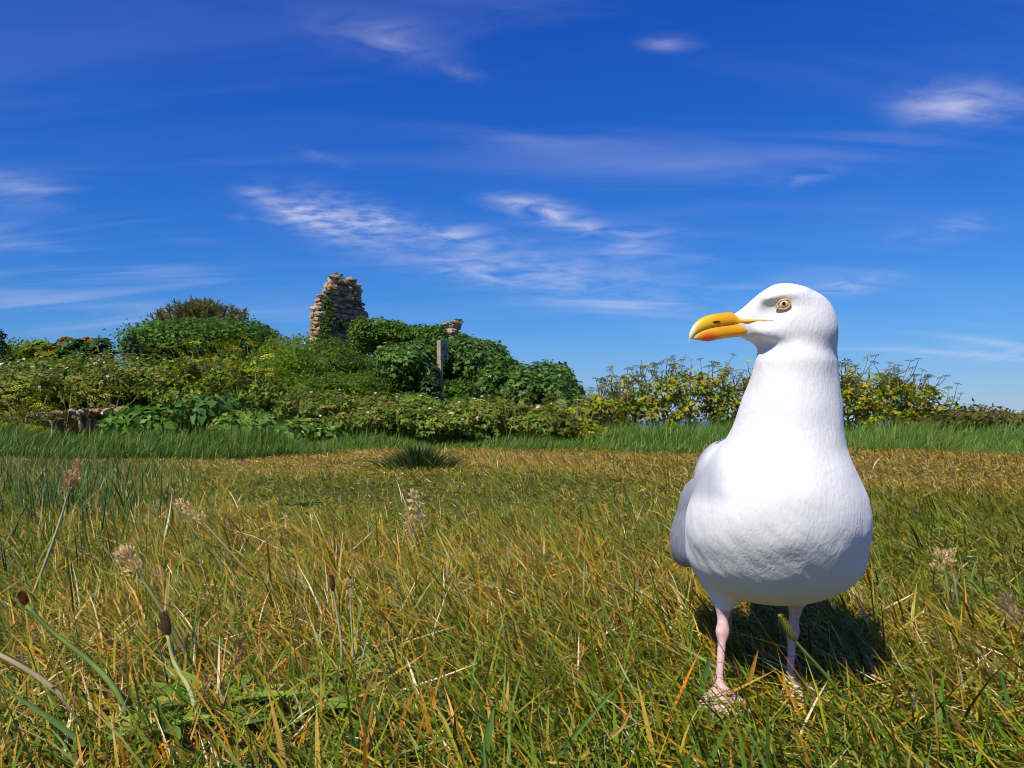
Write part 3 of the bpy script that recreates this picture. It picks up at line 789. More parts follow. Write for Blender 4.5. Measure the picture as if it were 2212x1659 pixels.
def ruin(name, label, D, phi, prof, z0, course, inset=None, rough=1.0):
    k = D/FPX; c, s_ = math.cos(R(phi)), math.sin(R(phi))
    u = np.array([c, s_, 0]); v = np.array([-s_, c, 0]); nr = np.array([s_, -c, 0]); nl = np.array([-c, -s_, 0])
    prof = np.array(prof, float)[::-1]                       # py, left, corner, right (rising py for interp)
    base = P(prof[0][2] if False else prof[-1][2], HZ, D); base[2] = z0
    t = thing(name, label, 'ruin', base)
    ztop = EYE+(HZ-prof[:, 0].min())/FPX*D
    z = z0; rings = []; pr = prof[np.argsort(prof[:, 0])]
    while z < ztop:
        h = random.uniform(*course); zm = z+h/2
        if zm > ztop: break
        py = HZ-(zm-EYE)*FPX/D
        lx, cx_, rx_ = (np.interp(py, pr[:, 0], pr[:, q]) for q in (1, 2, 3))
        corner = np.array([(cx_-CX)*k, D, z])
        Lu = max(.08, (rx_-cx_)*k/c); Lv = max(.08, (cx_-lx)*k/s_)
        ins = inset(py) if inset else 0.0
        rg = rough*(1.0 if py > prof[:, 0].min()+60 else 1.8)
        rings.append((z, h, corner-nr*ins, Lu, Lv))
        for (d_, nrm, Ln, org) in ((u, nr, Lu, corner-nr*ins), (v, nl, Lv, corner)):
            a = random.uniform(-.04, .02)
            while a < Ln-.03:
                w = random.uniform(.10, .21)*(1.25 if rg > 1.2 else 1.0); w = min(w, Ln-a+.05)
                hh = h*random.uniform(.70, .98)
                out = random.gauss(0, .022)*rg
                p = org+d_*(a+w/2)+nrm*(out-.075)+np.array([0, 0, h/2+random.gauss(0, .008)*rg])
                stone(t, p-base, d_ if nrm is nr else -d_, nrm, (w*.97, random.uniform(.16, .24), hh), .035*rg)
                a += w
        for (d_, nrm, Ln, org) in ((u, -nr, Lu, corner+v*Lv), (v, -nl, Lv, corner+u*Lu)):
            a = 0
            while a < Ln-.1:
                w = random.uniform(.3, .55); p = org+d_*(a+w/2)-nrm*.07+np.array([0, 0, h/2])
                if int(z*10) % 2: stone(t, p-base, -d_ if nrm is not nr else d_, nrm, (w, .2, h*1.7), .05*rg)
                a += w
        z += h
    sp = Soup()
    for (zz_, h, cn, Lu, Lv) in rings:
        i_ = .055; A = cn+u*i_+v*i_; pts = [A, A+u*max(.04, Lu-2*i_), A+u*max(.04, Lu-2*i_)+v*max(.04, Lv-2*i_), A+v*max(.04, Lv-2*i_)]
        V = np.array([p+np.array([0, 0, 0]) for p in pts]+[p+np.array([0, 0, h*1.02]) for p in pts])+rng.normal(0, .008, (8, 3))
        sp.add(V, [(0, 1, 5, 4), (1, 2, 6, 5), (2, 3, 7, 6), (3, 0, 4, 7), (4, 5, 6, 7), (3, 2, 1, 0)], (.3, .25, .2))
    sp.build('mortar_core', mortar_mat, t, off=base)
    # loose stones on the broken top
    zt, h, cn, Lu, Lv = rings[-1]
    for q in range(5):
        p = cn+u*random.uniform(0, Lu)+v*random.uniform(0, Lv)+np.array([0, 0, h+random.uniform(.0, .03)])
        stone(t, p-base, u, nr, (random.uniform(.16, .3), random.uniform(.15, .2), random.uniform(.06, .12)), .25)
    return t
ruin('ruined_tower', 'tall crumbling rubble stone tower rising above the thicket', 20.0, 50,
     [(760, 652, 690, 772), (738, 655, 690, 772), (715, 661, 690, 770), (700, 665, 690, 768), (685, 668, 690, 766), (660, 671, 691, 767), (642, 683, 697, 768), (630, 693, 704, 768), (608, 700, 716, 767), (601, 707, 722, 764), (597, 716, 730, 760)],
     1.45, (.09, .155), lambda py: .10 if py > 688 else -.03*math.exp(-((py-668)/14)**2), 1.25)
ruin('ruined_pillar', 'short broken stone pillar at the end of the ivy-covered wall', 20.0, 46,
     [(760, 955, 974, 991), (738, 956, 974, 991), (715, 957, 975, 992), (706, 958, 977, 992), (700, 961, 979, 990)], 1.5, (.08, .13), None, 1.4)

# low stone ledge half buried in brambles
t = thing('stone_ledge', 'low pale stone ledge peeping out under the brambles', 'wall', P(170, 892, 8.2))
b0 = np.array(t.location)
xs = 70.0
while xs < 268:
    wd = random.uniform(8, 17); yy = 899-(xs-70)/200*15
    p = P(xs+wd/2, yy, 8.2+random.uniform(-.05, .05))
    stone(t, p-b0, (1, .1, 0), (.1, -1, 0), (wd*8/FPX, .30, random.uniform(.05, .07)), .08)
    stone(t, p-b0-np.array([random.uniform(-.02, .02), -.20, .13]), (1, .1, 0), (.1, -1, 0), (wd*8/FPX*.95, .26, .17), .05)
    xs += wd+random.choice((0, 2, 6, 14))

# ------------------------------------------------------------------ warning sign on a wooden post
wood_mat, t_, b_ = mat_new('weathered_post_wood')
tc_ = t_.nodes.new('ShaderNodeTexCoord'); mp_ = t_.nodes.new('ShaderNodeMapping'); mp_.inputs['Scale'].default_value = (14, 14, 1.6); t_.links.new(tc_.outputs['Object'], mp_.inputs[0])
n_ = t_.nodes.new('ShaderNodeTexNoise'); n_.inputs['Scale'].default_value = 4; n_.inputs['Detail'].default_value = 6; t_.links.new(mp_.outputs[0], n_.inputs[0])
cr_ = t_.nodes.new('ShaderNodeValToRGB'); cr_.color_ramp.elements[0].position = .3; cr_.color_ramp.elements[1].position = .7
cr_.color_ramp.elements[0].color = (.20, .12, .075, 1); cr_.color_ramp.elements[1].color = (.52, .38, .28, 1)
t_.links.new(n_.outputs[0], cr_.inputs[0]); t_.links.new(cr_.outputs[0], b_.inputs['Base Color']); b_.inputs['Roughness'].default_value = .85
SD = 12.0; kk = SD/FPX
sb = P(951, HZ, SD); sb[2] = float(gz(sb[0], sb[1]))
sign = thing('warning_sign', 'weathered wooden post carrying a pale cliff warning board', 'sign', sb)
sign.rotation_euler = (R(-1.5), R(1.2), R(56))
ptop = EYE+(HZ-735)/FPX*SD-sb[2]
def boxes(name, dims, loc, mat, parent, bev=.004):
    bm = bmesh.new(); bmesh.ops.create_cube(bm, size=1.0)
    for v in bm.verts: v.co = (v.co.x*dims[0], v.co.y*dims[1], v.co.z*dims[2])
    bmesh.ops.bevel(bm, geom=bm.edges[:], offset=bev, segments=1, affect='EDGES')
    me = bpy.data.meshes.new(name); bm.to_mesh(me); bm.free(); me.materials.append(mat)
    return obj(name, me, parent, loc=loc)
boxes('post', (.062, .075, ptop+.25), (0, 0, (ptop+.25)/2-.25), wood_mat, sign, .005)
board_mat = plain_material('board_pale_green_white', (.17, .22, .12), .6, .2, .07, 9, 0, (.26, .31, .19))
ink = plain_material('board_black_print', (.02, .022, .02), .5, .3)
BH, BW = .295, .19
board = boxes('board', (BW, .012, BH), (.052, -.046, ptop-BH/2+.012), board_mat, sign, .002)
backing = boxes('backing', (BW*.96, .006, BH*.99), (0, .0095, 0), ink, board, .001)
def flat(name, V, F):
    sp = Soup(); V = np.array(V, float); V3 = np.stack([V[:, 0], np.full(len(V), -.0085), V[:, 1]], 1)
    sp.add(V3, np.array(F), (0, 0, 0)); return sp.build(name, ink, board)
ta, tb, tcn = np.array([0, .105]), np.array([-.068, -.012]), np.array([.068, -.012])
ci = (ta+tb+tcn)/3; inn = [ci+(q-ci)*.74 for q in (ta, tb, tcn)]
flat('triangle', [ta, tb, tcn, *inn], [(0, 1, 4), (0, 4, 3), (1, 2, 5), (1, 5, 4), (2, 0, 3), (2, 3, 5)])
flat('cliff_pictogram', [(-.045, .0), (-.004, .0), (-.004, .042), (-.022, .042), (.012, .0), (.017, .0), (.020, .03), (.010, .03), (-.016, .046), (-.006, .046), (-.006, .066), (-.013, .066)], [(0, 1, 2), (0, 2, 3), (4, 5, 6), (4, 6, 7), (8, 9, 10), (8, 10, 11)])
def lettering(txt, size, z):
    cu = bpy.data.curves.new('lettering', 'FONT'); cu.body = txt; cu.size = size; cu.align_x = 'CENTER'; cu.resolution_u = 2
    o = bpy.data.objects.new('lettering', cu); COL.objects.link(o)
    dg = bpy.context.evaluated_depsgraph_get(); me = bpy.data.meshes.new_from_object(o.evaluated_get(dg)); bpy.data.objects.remove(o)
    me.name = 'lettering'; me.materials.clear(); me.materials.append(ink)
    l = obj('lettering', me, board, loc=(0, -.0085, z)); l.rotation_euler = (R(90), 0, 0)
lettering('CAUTION', .036, -.048); lettering('CLIFF', .040, -.084)
flat('emblem', [(-.040, -.095), (.040, -.095), (.040, -.108), (-.040, -.108), (-.034, -.112), (.034, -.112), (.020, -.128), (-.020, -.128)], [(0, 1, 2), (0, 2, 3), (4, 5, 6), (4, 6, 7)])

# ------------------------------------------------------------------ thicket
leaf_mat = leaf_material('leaf_tissue', .5, .14, .34, .14, 25)
stem_mat = leaf_material('stem_tissue', .7, .2, 0, .2, 40)
T_OV = (np.array([[0, 0, 0], [-.30, .42, .09], [.30, .42, .09], [0, .5, 0], [0, 1, -.08]]), np.array([[0, 3, 1], [0, 2, 3], [1, 3, 4], [3, 2, 4]]))
T_SM = (np.array([[0, 0, 0], [-.27, .5, .07], [.27, .5, .07], [0, 1, -.05]]), np.array([[0, 2, 1], [1, 2, 3]]))
def lobed():
    out = [(0, -.02)]
    for a_, r_, v_ in ((-128, .52, .34), (-62, .80, .42), (0, 1.0, .42), (62, .80, .34), (128, .52, None)):
        a_ = R(90-a_)
        out.append((r_*math.cos(a_), .35+.65*r_*math.sin(a_)))
        if v_:
            b_ = a_-R(33); out.append((v_*math.cos(b_), .35+.65*v_*math.sin(b_)))
    V = [(0, .35, -.03)]+[(x_, y_, .07*abs(x_)-.10*max(0, y_-.5)) for x_, y_ in out]
    n = len(out); return np.array(V), np.array([(0, 1+i, 1+(i+1) % n) for i in range(n)])
T_LB = lobed()
T_TR = (lambda: (np.concatenate([T_OV[0]]+[T_OV[0]@np.array(Matrix.Rotation(R(s_*62), 3, 'Z')).T*.85 for s_ in (-1, 1)]), np.concatenate([T_OV[1]+5*i for i in range(3)])))()

def shell(blobs, n, shoot=.06, seed=0, lumpy=1.0):
    """points and outward normals over lumpy ellipsoids, more of them on the sunny, visible side"""
    wob_ = Wob(2.6, 10, seed); wob3 = Wob(6.5, 10, seed+1)
    area = np.array([b[3]*b[4] for b in blobs], float); cnt = np.round(n*area/area.sum()).astype(int)
    PP, NN = [], []
    for (bx_, by_, Y, rx, ry, rd), m in zip(blobs, cnt):
        c = P(bx_, by_, Y); r = np.array([rx*Y/FPX, rd, ry*Y/FPX])
        d = unit(rng.normal(size=(int(m*2.6), 3)))
        k = rng.random(len(d)) < np.where(d[:, 1] > .35, .22, 1.0)*np.where(d[:, 2] < -.35, .45, 1.0)
        d = d[k][:m]
        lump = 1+lumpy*(.16*wob_(d*1.3+c)+.10*wob3(d*1.2+c))
        rad = lump*rng.triangular(.62, 1.0, 1.06, len(d)); sh = rng.random(len(d)) < shoot
        rad = np.where(sh, lump*rng.uniform(1.0, 1.13, len(d)), rad)
        PP.append(c+d*r*rad[:, None]); NN.append(unit(d/r))
    return np.concatenate(PP), np.concatenate(NN)
def leaf_frames(nrm, droop=.3, rnd=.55):
    n = len(nrm); up = unit(nrm*.75+np.array([0, 0, .55])+rng.normal(0, rnd, (n, 3)))
    fw = unit(np.cross(up, rng.normal(size=(n, 3)))+nrm*.3-np.array([0, 0, droop]))
    return frames(fw, up)
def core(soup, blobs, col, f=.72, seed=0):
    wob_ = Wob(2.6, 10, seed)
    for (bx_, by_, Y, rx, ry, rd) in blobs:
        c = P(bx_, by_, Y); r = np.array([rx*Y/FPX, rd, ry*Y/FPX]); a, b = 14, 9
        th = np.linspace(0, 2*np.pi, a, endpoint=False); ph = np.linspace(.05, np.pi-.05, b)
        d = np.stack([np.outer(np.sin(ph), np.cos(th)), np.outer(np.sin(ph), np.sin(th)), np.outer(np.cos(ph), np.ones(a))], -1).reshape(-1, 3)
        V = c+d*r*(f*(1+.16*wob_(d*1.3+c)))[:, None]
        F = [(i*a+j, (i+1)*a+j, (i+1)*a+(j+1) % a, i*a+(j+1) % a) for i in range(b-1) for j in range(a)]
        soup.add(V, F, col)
def bush(name, label, cat, blobs, n, size, palette, weights, tmpl=T_OV, group=None, shoot=.06, seed=None, droop=.3, rnd=.55, fill=.72, jit=.2, lumpy=1.0, stems=5):
    seed = seed or (abs(hash((round(blobs[0][0]), round(blobs[0][1])))) % 9000)
    b0 = blobs[0]; base = P(b0[0], b0[1], b0[2]); base[2] = float(gz(base[0], base[1]))
    t = thing(name, label, cat, base, group)
    p, nn = shell(blobs, n, shoot, seed, lumpy); m = len(p)
    p[:, 2] = np.maximum(p[:, 2], gz(p[:, 0], p[:, 1])+.01)
    patch = Wob(3.5, 8, seed+5)(p)
    col = pick(m, palette, weights, jit)*(1+.14*patch[:, None])
    sp = Soup(); scatter(sp, tmpl[0], tmpl[1], p, leaf_frames(nn, droop, rnd), size*rng.uniform(.55, 1.35, m), col)
    f_ = sp.build('foliage', leaf_mat, t, off=base, kind='stuff')
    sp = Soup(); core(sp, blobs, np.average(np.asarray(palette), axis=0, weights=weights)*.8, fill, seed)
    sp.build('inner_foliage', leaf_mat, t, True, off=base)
    sp = Soup()
    for q in range(stems):
        e = p[rng.integers(m)]; s0 = base+np.array([rng.normal(0, .12), rng.normal(0, .08), -.05])
        tube(sp, bez([s0, (s0+e)/2+rng.normal(0, .06, 3), e], 6), np.linspace(.018, .005, 6), (.10, .075, .05), 5)
    if stems: sp.build('stem', stem_mat, t, off=base)
    return t, p, nn, base

IVY = [(0.068, 0.15, 0.015), (0.098, 0.195, 0.02), (0.047, 0.104, 0.014), (0.169, 0.26, 0.033)]
DARK = [(0.05, 0.119, 0.021), (0.077, 0.169, 0.027), (0.119, 0.213, 0.037), (0.213, 0.3, 0.074)]
BRIGHT = [(0.126, 0.24, 0.01), (0.18, 0.288, 0.014), (0.084, 0.18, 0.01), (0.252, 0.288, 0.018)]
BRAM = [(0.143, 0.21, 0.023), (0.217, 0.232, 0.031), (0.105, 0.188, 0.023), (0.33, 0.255, 0.057), (0.18, 0.3, 0.028)]
YEL = [(0.38, 0.399, 0.021), (0.242, 0.314, 0.021), (0.529, 0.427, 0.023), (0.437, 0.27, 0.032), (0.161, 0.243, 0.023)]
LUSHLEAF = [(0.121, 0.264, 0.026), (0.176, 0.33, 0.037), (0.088, 0.209, 0.023), (0.253, 0.374, 0.075)]

ib, ip_, in_, _ = bush('ivy_bush', 'big dark rounded ivy thicket under a feathery tamarisk', 'bush', [(455, 752, 17, 150, 60, 1.7), (375, 768, 16.4, 75, 58, 1.3), (545, 762, 16.8, 66, 56, 1.3)], 19000, .060, IVY, (4, 4, 3, 1.5), T_LB)
# feathery tamarisk above it
tb_ = P(430, 720, 18.2); tb_[2] = float(gz(tb_[0], tb_[1]))
tam = thing('tamarisk', 'feathery brownish tamarisk sticking up above the dark ivy thicket', 'shrub', tb_)
sp = Soup(); st = Soup()
TAMC = [(.20, .19, .04), (.14, .17, .035), (.26, .20, .065), (.19, .14, .055), (.30, .21, .09)]
for q in range(150):
    bx_ = 430+rng.normal(0, 50); bx_ = min(max(bx_, 330), 522)
    hgt = 694-42*math.sqrt(max(0, 1-((bx_-432)/102)**2))+rng.uniform(-5, 14)
    root = P(430+(bx_-430)*.55, 735, 18.2+rng.normal(0, .35)); tip = P(bx_+rng.normal(0, 7), hgt, 18.2+rng.normal(0, .5))
    c = bez([root, root*.45+tip*.55+rng.normal(0, .04, 3), tip], 8); tube(st, c, np.linspace(.012, .003, 8), (.11, .075, .05), 4)
    m = 64; u = rng.random(m)**.7; pt = np.stack([np.interp(u, np.linspace(0, 1, 8), c[:, a]) for a in range(3)], 1)
    dr = unit((tip-root)+rng.normal(0, .75, (m, 3))*np.linalg.norm(tip-root)); scatter(sp, np.array([[-.09, 0, 0], [.09, 0, 0], [.06, .6, .0], [0, 1, .04]]), np.array([[0, 1, 2], [0, 2, 3]]), pt, frames(dr, rng.normal(size=(m, 3))), rng.uniform(.06, .17, m), pick(m, TAMC, (3, 4, 2, 2, 1.2), .2))
sp.build('foliage', leaf_mat, tam, off=tb_, kind='stuff'); st.build('branch', stem_mat, tam, off=tb_)
bush('ivy_bush', 'ivy mantle over the broken wall between stone tower and short pillar', 'bush', [(832, 726, 19.4, 58, 33, .7), (900, 732, 19.4, 62, 26, .7), (946, 740, 19.3, 26, 32, .6), (788, 735, 19.0, 26, 40, .55)], 13000, .058, IVY, (3, 4, 2, 3), T_LB)
bush('ivy_creeper', 'ivy creeper climbing the corner of the stone tower', 'ivy', [(704, 712, 19.55, 13, 32, .10), (714, 680, 19.5, 9, 22, .06), (707, 660, 19.55, 7, 16, .06), (700, 738, 19.4, 18, 16, .2), (737, 706, 19.95, 6, 14, .05)], 1500, .055, [(.07, .14, .02), (.09, .16, .025), (.22, .20, .02), (.035, .08, .02)], (4, 3, 1.4, 2), T_LB, fill=.3, stems=0)
bush('wall_plant', 'little dry plant growing on the broken tower top', 'plant', [(727, 602, 20.4, 13, 7, .12)], 160, .09, [(.16, .14, .05), (.08, .11, .03)], (2, 2), T_SM, fill=.2, shoot=.3, stems=0)
bush('wall_plant', 'little green plant sprouting from the short pillar top', 'plant', [(990, 697, 20.2, 7, 8, .08)], 90, .07, IVY, (3, 3, 1, 2), T_OV, fill=.2, shoot=.3, stems=0)
bush('hedge_bush', 'bright green small-leaved bush at the far end of the thicket beside the yellowing sapling', 'bush', [(52, 778, 14, 66, 42, 1.2), (-60, 775, 14, 80, 40, 1.2), (-190, 780, 14, 90, 42, 1.2)], 4200, .065, BRIGHT, (4, 4, 3, 2), T_OV, shoot=.1)
bush('slender_shrub', 'slender blue-green shoot standing in the gap beside the ivy thicket', 'shrub', [(287, 738, 14, 7, 15, .08), (295, 762, 14, 13, 20, .12)], 360, .07, [(.06, .12, .05), (.09, .15, .07), (.04, .09, .03)], (2, 1, 2), T_OV, fill=.4)
bush('twiggy_shrub', 'grey-green twiggy shoot at the edge of the bright green bush', 'shrub', [(4, 735, 12, 7, 24, .08), (-6, 760, 12, 16, 30, .15)], 420, .06, [(.06, .085, .045), (.10, .11, .05)], (2, 1), T_SM, fill=.2, shoot=.2)

# big-leaved sycamore saplings, leaf by leaf
leaf_mesh = {}
def leaf_obj(parent, pos, M, size, key, cols, off, tmpl=T_LB, name='leaf'):
    q = (key, int(rng.integers(10)))
    if q not in leaf_mesh:
        leaf_mesh[q] = mesh_np('leaf', tmpl[0], tmpl[1], pick(1, [cols[int(rng.integers(len(cols)))]], [1], .2)[0], False, leaf_mat)
    o = obj(name, leaf_mesh[q], parent); m = Matrix([list(r_) for r_ in M]); o.rotation_mode = 'QUATERNION'
    o.rotation_quaternion = m.to_quaternion(); o.location = [float(c) for c in (pos-off)]; o.scale = (size,)*3
def sapling(label, blobs, n, size, key, cols, seed, top=None):
    base = P(blobs[0][0], 800, blobs[0][2]); base[2] = float(gz(base[0], base[1]))
    t = thing('sycamore_sapling', label, 'sapling', base)
    p, nn = shell(blobs, n, .05, seed); M = leaf_frames(nn, .45, .35)
    for i in range(len(p)): leaf_obj(t, p[i], M[i], size*rng.uniform(.7, 1.3), key, cols, base)
    if top:
        tp = P(*top); a = rng.uniform(0, 6.28, 9)
        for q in a: leaf_obj(t, tp+np.array([0, 0, .02]), frames(np.array([[math.cos(q), math.sin(q), -.75]]), np.array([[math.cos(q)*.4, math.sin(q)*.4, 1]]))[0], size*1.1, key+'_top', [(.42, .20, .02), (.36, .15, .02)], base)
    sp = Soup()
    ends = [p[rng.integers(len(p))] for _ in range(5)]+([P(*top)] if top else [])
    for e in ends: tube(sp, bez([base, base*.4+e*.6+rng.normal(0, .04, 3), e], 7), np.linspace(.014, .005, 7), (.09, .06, .04), 5)
    sp.build('stem', stem_mat, t, off=base)
YS = [(.30, .29, .02), (.18, .25, .02), (.44, .27, .02), (.12, .20, .02), (.14, .22, .02), (.10, .18, .02), (.22, .27, .02)]
GS = [(.08, .17, .02), (.11, .20, .025), (.16, .24, .025), (.055, .13, .02)]
sapling('sycamore sapling with yellow and orange young leaves beside the bright green bush', [(110, 772, 12.2, 42, 34, .35)], 150, .15, 'yel', YS, 31)
sapling('spreading green sycamore sapling with a small reddish tip, between two orange-leaved saplings', [(170, 772, 12.0, 42, 34, .3), (190, 752, 12, 20, 12, .2)], 150, .15, 'grn', GS, 32, (146, 730, 12.0))
sapling('dark green sycamore sapling crowned by one bright orange leaf cluster', [(222, 763, 12.0, 26, 34, .3), (200, 785, 12, 36, 28, .3)], 150, .14, 'drk', [(.04, .10, .02), (.06, .13, .025), (.03, .08, .02), (.09, .15, .03)], 33, (191, 731, 11.9))

bush('leafy_bush', 'bright green leafy bush below the stone tower', 'bush', [(640, 800, 13.5, 92, 66, 1.3), (585, 830, 12.5, 70, 55, 1.1)], 13000, .046, BRIGHT, (4, 4, 3, 2), T_SM)
bush('leafy_bush', 'mid green leafy bush between the tower base and the dark sycamores', 'bush', [(740, 795, 13.5, 80, 60, 1.3), (780, 840, 12.2, 90, 45, 1.1), (690, 850, 12, 80, 40, 1)], 13000, .046, [(.09, .18, .012), (.13, .22, .014), (.06, .13, .012), (.22, .24, .02)], (4, 3, 3, 1.5), T_SM)
SYC = dict(tmpl=T_LB, droop=.45, rnd=.4)
bush('sycamore_bush', 'dark sycamore bush just behind the warning sign', 'bush', [(880, 795, 13, 66, 62, 1.1), (930, 780, 14, 50, 46, 1.0)], 8500, .074, DARK, (3, 4, 3, 1.5), **SYC)
bush('sycamore_bush', 'tall dark sycamore bush on the slope below the short pillar', 'bush', [(1035, 800, 14.5, 76, 62, 1.3), (1075, 835, 13.5, 55, 55, 1.1), (1000, 770, 15.5, 40, 40, 1)], 10500, .074, DARK, (3, 4, 3, 2), **SYC)
bush('sycamore_bush', 'last dark sycamore bush where the thicket falls towards the umbellifers', 'bush', [(1185, 860, 13, 66, 62, 1.2), (1125, 850, 12.8, 50, 50, 1.0), (1235, 890, 12, 36, 40, .8)], 9500, .072, DARK, (3, 4, 3, 2), **SYC)
bush('leafy_bush', 'dense green undergrowth around the middle of the sign post', 'bush', [(1005, 890, 10.8, 58, 30, .8), (890, 886, 10.8, 55, 34, .8), (950, 905, 10.6, 50, 24, .6), (988, 850, 12.4, 44, 30, .5)], 8000, .055, BRIGHT[:3]+DARK[1:3], (2, 1, 3, 3, 3), T_OV)
bush('post_ivy', 'ivy clinging round the lower half of the sign post', 'ivy', [(932, 868, 11.8, 18, 40, .16), (930, 834, 11.8, 13, 24, .14), (940, 808, 11.9, 5, 14, .05), (950, 880, 11.75, 14, 26, .10)], 800, .085, [(.07, .13, .035), (.11, .18, .05), (.045, .09, .025), (.20, .22, .12)], (4, 3, 3, 1), T_LB, fill=.45)

# brambles along the front
fl_c = [(.85, .85, .83)]*3
flower_sp = Soup()
for k in range(5):
    a = 2*math.pi*k/5; c_, s_ = math.cos(a), math.sin(a)
    flower_sp.add([(0, 0, 0), (.5*math.cos(a-.5), .5*math.sin(a-.5), .12), (c_, s_, .1), (.5*math.cos(a+.5), .5*math.sin(a+.5), .12)], [(0, 1, 2), (0, 2, 3)], (.84, .84, .82))
flower_sp.add([(.15*math.cos(a), .15*math.sin(a), .1) for a in np.linspace(0, 6.28, 6)[:-1]], [(0, 1, 2), (0, 2, 3), (0, 3, 4)], (.55, .5, .15))
fm = mesh_np('flower', np.concatenate(flower_sp.V), np.concatenate(flower_sp.F), np.concatenate(flower_sp.C), False, leaf_mat)
def bramble(label, blobs, n, flowers, w=(4, 4, 3, 3, 2), size=.041):
    t, p, nn, base = bush('bramble', label, 'bramble', blobs, int(n*1.9), size, BRAM, w, T_TR, rnd=.45, lumpy=1.7, shoot=.10)
    vis = np.where((nn[:, 1] < .1) & (nn[:, 2] > -.1))[0]
    for i in rng.choice(vis, flowers, replace=False):
        o = obj('flower', fm, t); d = Vector(unit(nn[i]*.6+np.array([0, -.5, .6])+rng.normal(0, .2, 3)))
        o.rotation_mode = 'QUATERNION'; o.rotation_quaternion = d.to_track_quat('Z', 'Y'); o.location = [float(c) for c in p[i]+nn[i]*.05-base]; o.scale = (rng.uniform(.016, .029),)*3
    for q in range(2):                      # dead arching canes
        sp = Soup()
        i = rng.choice(vis); s0 = p[i]; e = s0+np.array([rng.uniform(-.7, .7), -.06, rng.uniform(-.30, -.05)])
        tube(sp, bez([s0+np.array([0, 0, -.1]), (s0+e)/2+np.array([rng.normal(0, .1), -.10, rng.uniform(.03, .14)]), e], 10), .003, (.36, .30, .17), 4)
        sp.build('cane', stem_mat, t, off=base)
bramble('grey-green bramble mound with white flowers above the stone ledge', [(110, 846, 9.4, 150, 58, 1.0), (30, 860, 9.2, 100, 52, .9), (-200, 850, 9.4, 190, 66, 1)], 5200, 48)
bramble('wide bramble mound with white flowers in front of the ivy thicket', [(320, 844, 9.4, 140, 62, 1.0), (230, 844, 9.6, 90, 48, .9), (420, 856, 9.2, 90, 58, .9)], 5200, 38)
bramble('bramble patch behind the large pale green dock leaves', [(590, 880, 9.2, 110, 48, .9), (680, 890, 9.0, 90, 42, .8)], 3000, 8)
bramble('low bramble mound between the leafy bush and the sign post', [(790, 905, 8.8, 110, 42, .8), (720, 915, 8.6, 80, 36, .7)], 3000, 20, (3, 4, 3, 4, 2))
bramble('bramble tangle at the foot of the sign post', [(915, 908, 8.8, 75, 44, .8), (960, 920, 8.5, 70, 36, .7)], 2300, 7, (3, 3, 3, 2, 5))
bramble('low bramble mound under the tall dark sycamores', [(1065, 905, 8.8, 100, 42, .8), (1020, 922, 8.5, 80, 36, .7)], 2800, 14, (3, 4, 3, 4, 3))
bramble('end of the bramble bank beside the first umbellifer', [(1175, 922, 8.7, 82, 38, .8)], 1700, 4, (3, 4, 3, 4, 3))

# big pale green leaves (dock) low in front
def broad_plant(name, label, blobs, n, size, key, cols, cat='plant', group=None, tmpl=T_OV, seed=3):
    base = P(blobs[0][0], blobs[0][1], blobs[0][2]); base[2] = float(gz(base[0], base[1]))
    t = thing(name, label, cat, base, group); p, nn = shell(blobs, n, .03, seed); p[:, 2] = np.maximum(p[:, 2], gz(p[:, 0], p[:, 1])+.03)
    M = leaf_frames(nn, .35, .35)
    for i in range(len(p)): leaf_obj(t, p[i], M[i], size*rng.uniform(.6, 1.3), key, cols, base, tmpl)
    sp = Soup()
    for q in range(5): e = p[rng.integers(len(p))]; tube(sp, bez([base, (base+e)/2+rng.normal(0, .03, 3), e], 5), .006, (.10, .16, .04), 4)
    sp.build('stem', stem_mat, t, off=base)
broad_plant('burdock', 'burdock with large blue-green leaves in the middle of the dock patch', [(452, 880, 8.2, 52, 28, .3)], 70, .15, 'burdock', [(.10, .22, .055), (.13, .26, .06), (.08, .18, .045)], seed=41)
broad_plant('dock_clump', 'fresh green dock clump below the wide bramble mound', [(330, 905, 8.0, 80, 34, .45), (290, 920, 7.8, 70, 26, .4)], 280, .105, 'dock_a', LUSHLEAF, seed=42)
broad_plant('dock_clump', 'fresh green dock clump under the bramble patch behind the long grass', [(640, 932, 8.0, 62, 26, .4), (715, 936, 8.0, 40, 20, .35)], 230, .085, 'dock_c', LUSHLEAF, seed=44)
broad_plant('dock_clump', 'fresh green dock clump beside the burdock leaves', [(520, 915, 8.0, 70, 34, .45), (570, 925, 7.9, 50, 28, .4)], 280, .10, 'dock_b', LUSHLEAF, seed=43)

# umbellifers: stems, leaves, flat heads
def umbel_mesh(i, cols):
    r = np.random.default_rng(500+i); sp = Soup(); n = 17
    for k in range(n):
        a = k*2.4; rr = math.sqrt((k+.5)/n); e = np.array([rr*math.cos(a), rr*math.sin(a), .62-.30*rr*rr+r.normal(0, .03)])
        s_ = np.array([-math.sin(a), math.cos(a), 0])*.012
        sp.add([(0, 0, 0)+s_, (0, 0, 0)-s_, e-s_, e+s_], [(0, 1, 2, 3)], (.16, .17, .04))
        h = [e+.17*np.array([math.cos(b), math.sin(b), .25*r.random()]) for b in np.linspace(0, 6.28, 6)[:-1]]
        sp.add(np.array([e+np.array([0, 0, -.10])]+h), [(0, 1, 2), (0, 2, 3), (0, 3, 4), (0, 4, 5), (0, 5, 1), (1, 2, 3), (1, 3, 4), (1, 4, 5)], np.asarray(cols[r.integers(len(cols))])*r.uniform(.8, 1.2))
    return mesh_np('umbel', np.concatenate(sp.V), np.concatenate(sp.F), np.concatenate(sp.C), False, leaf_mat)
UMB = [umbel_mesh(i, [(.46, .44, .14), (.54, .50, .16), (.36, .36, .12)]) for i in range(3)]
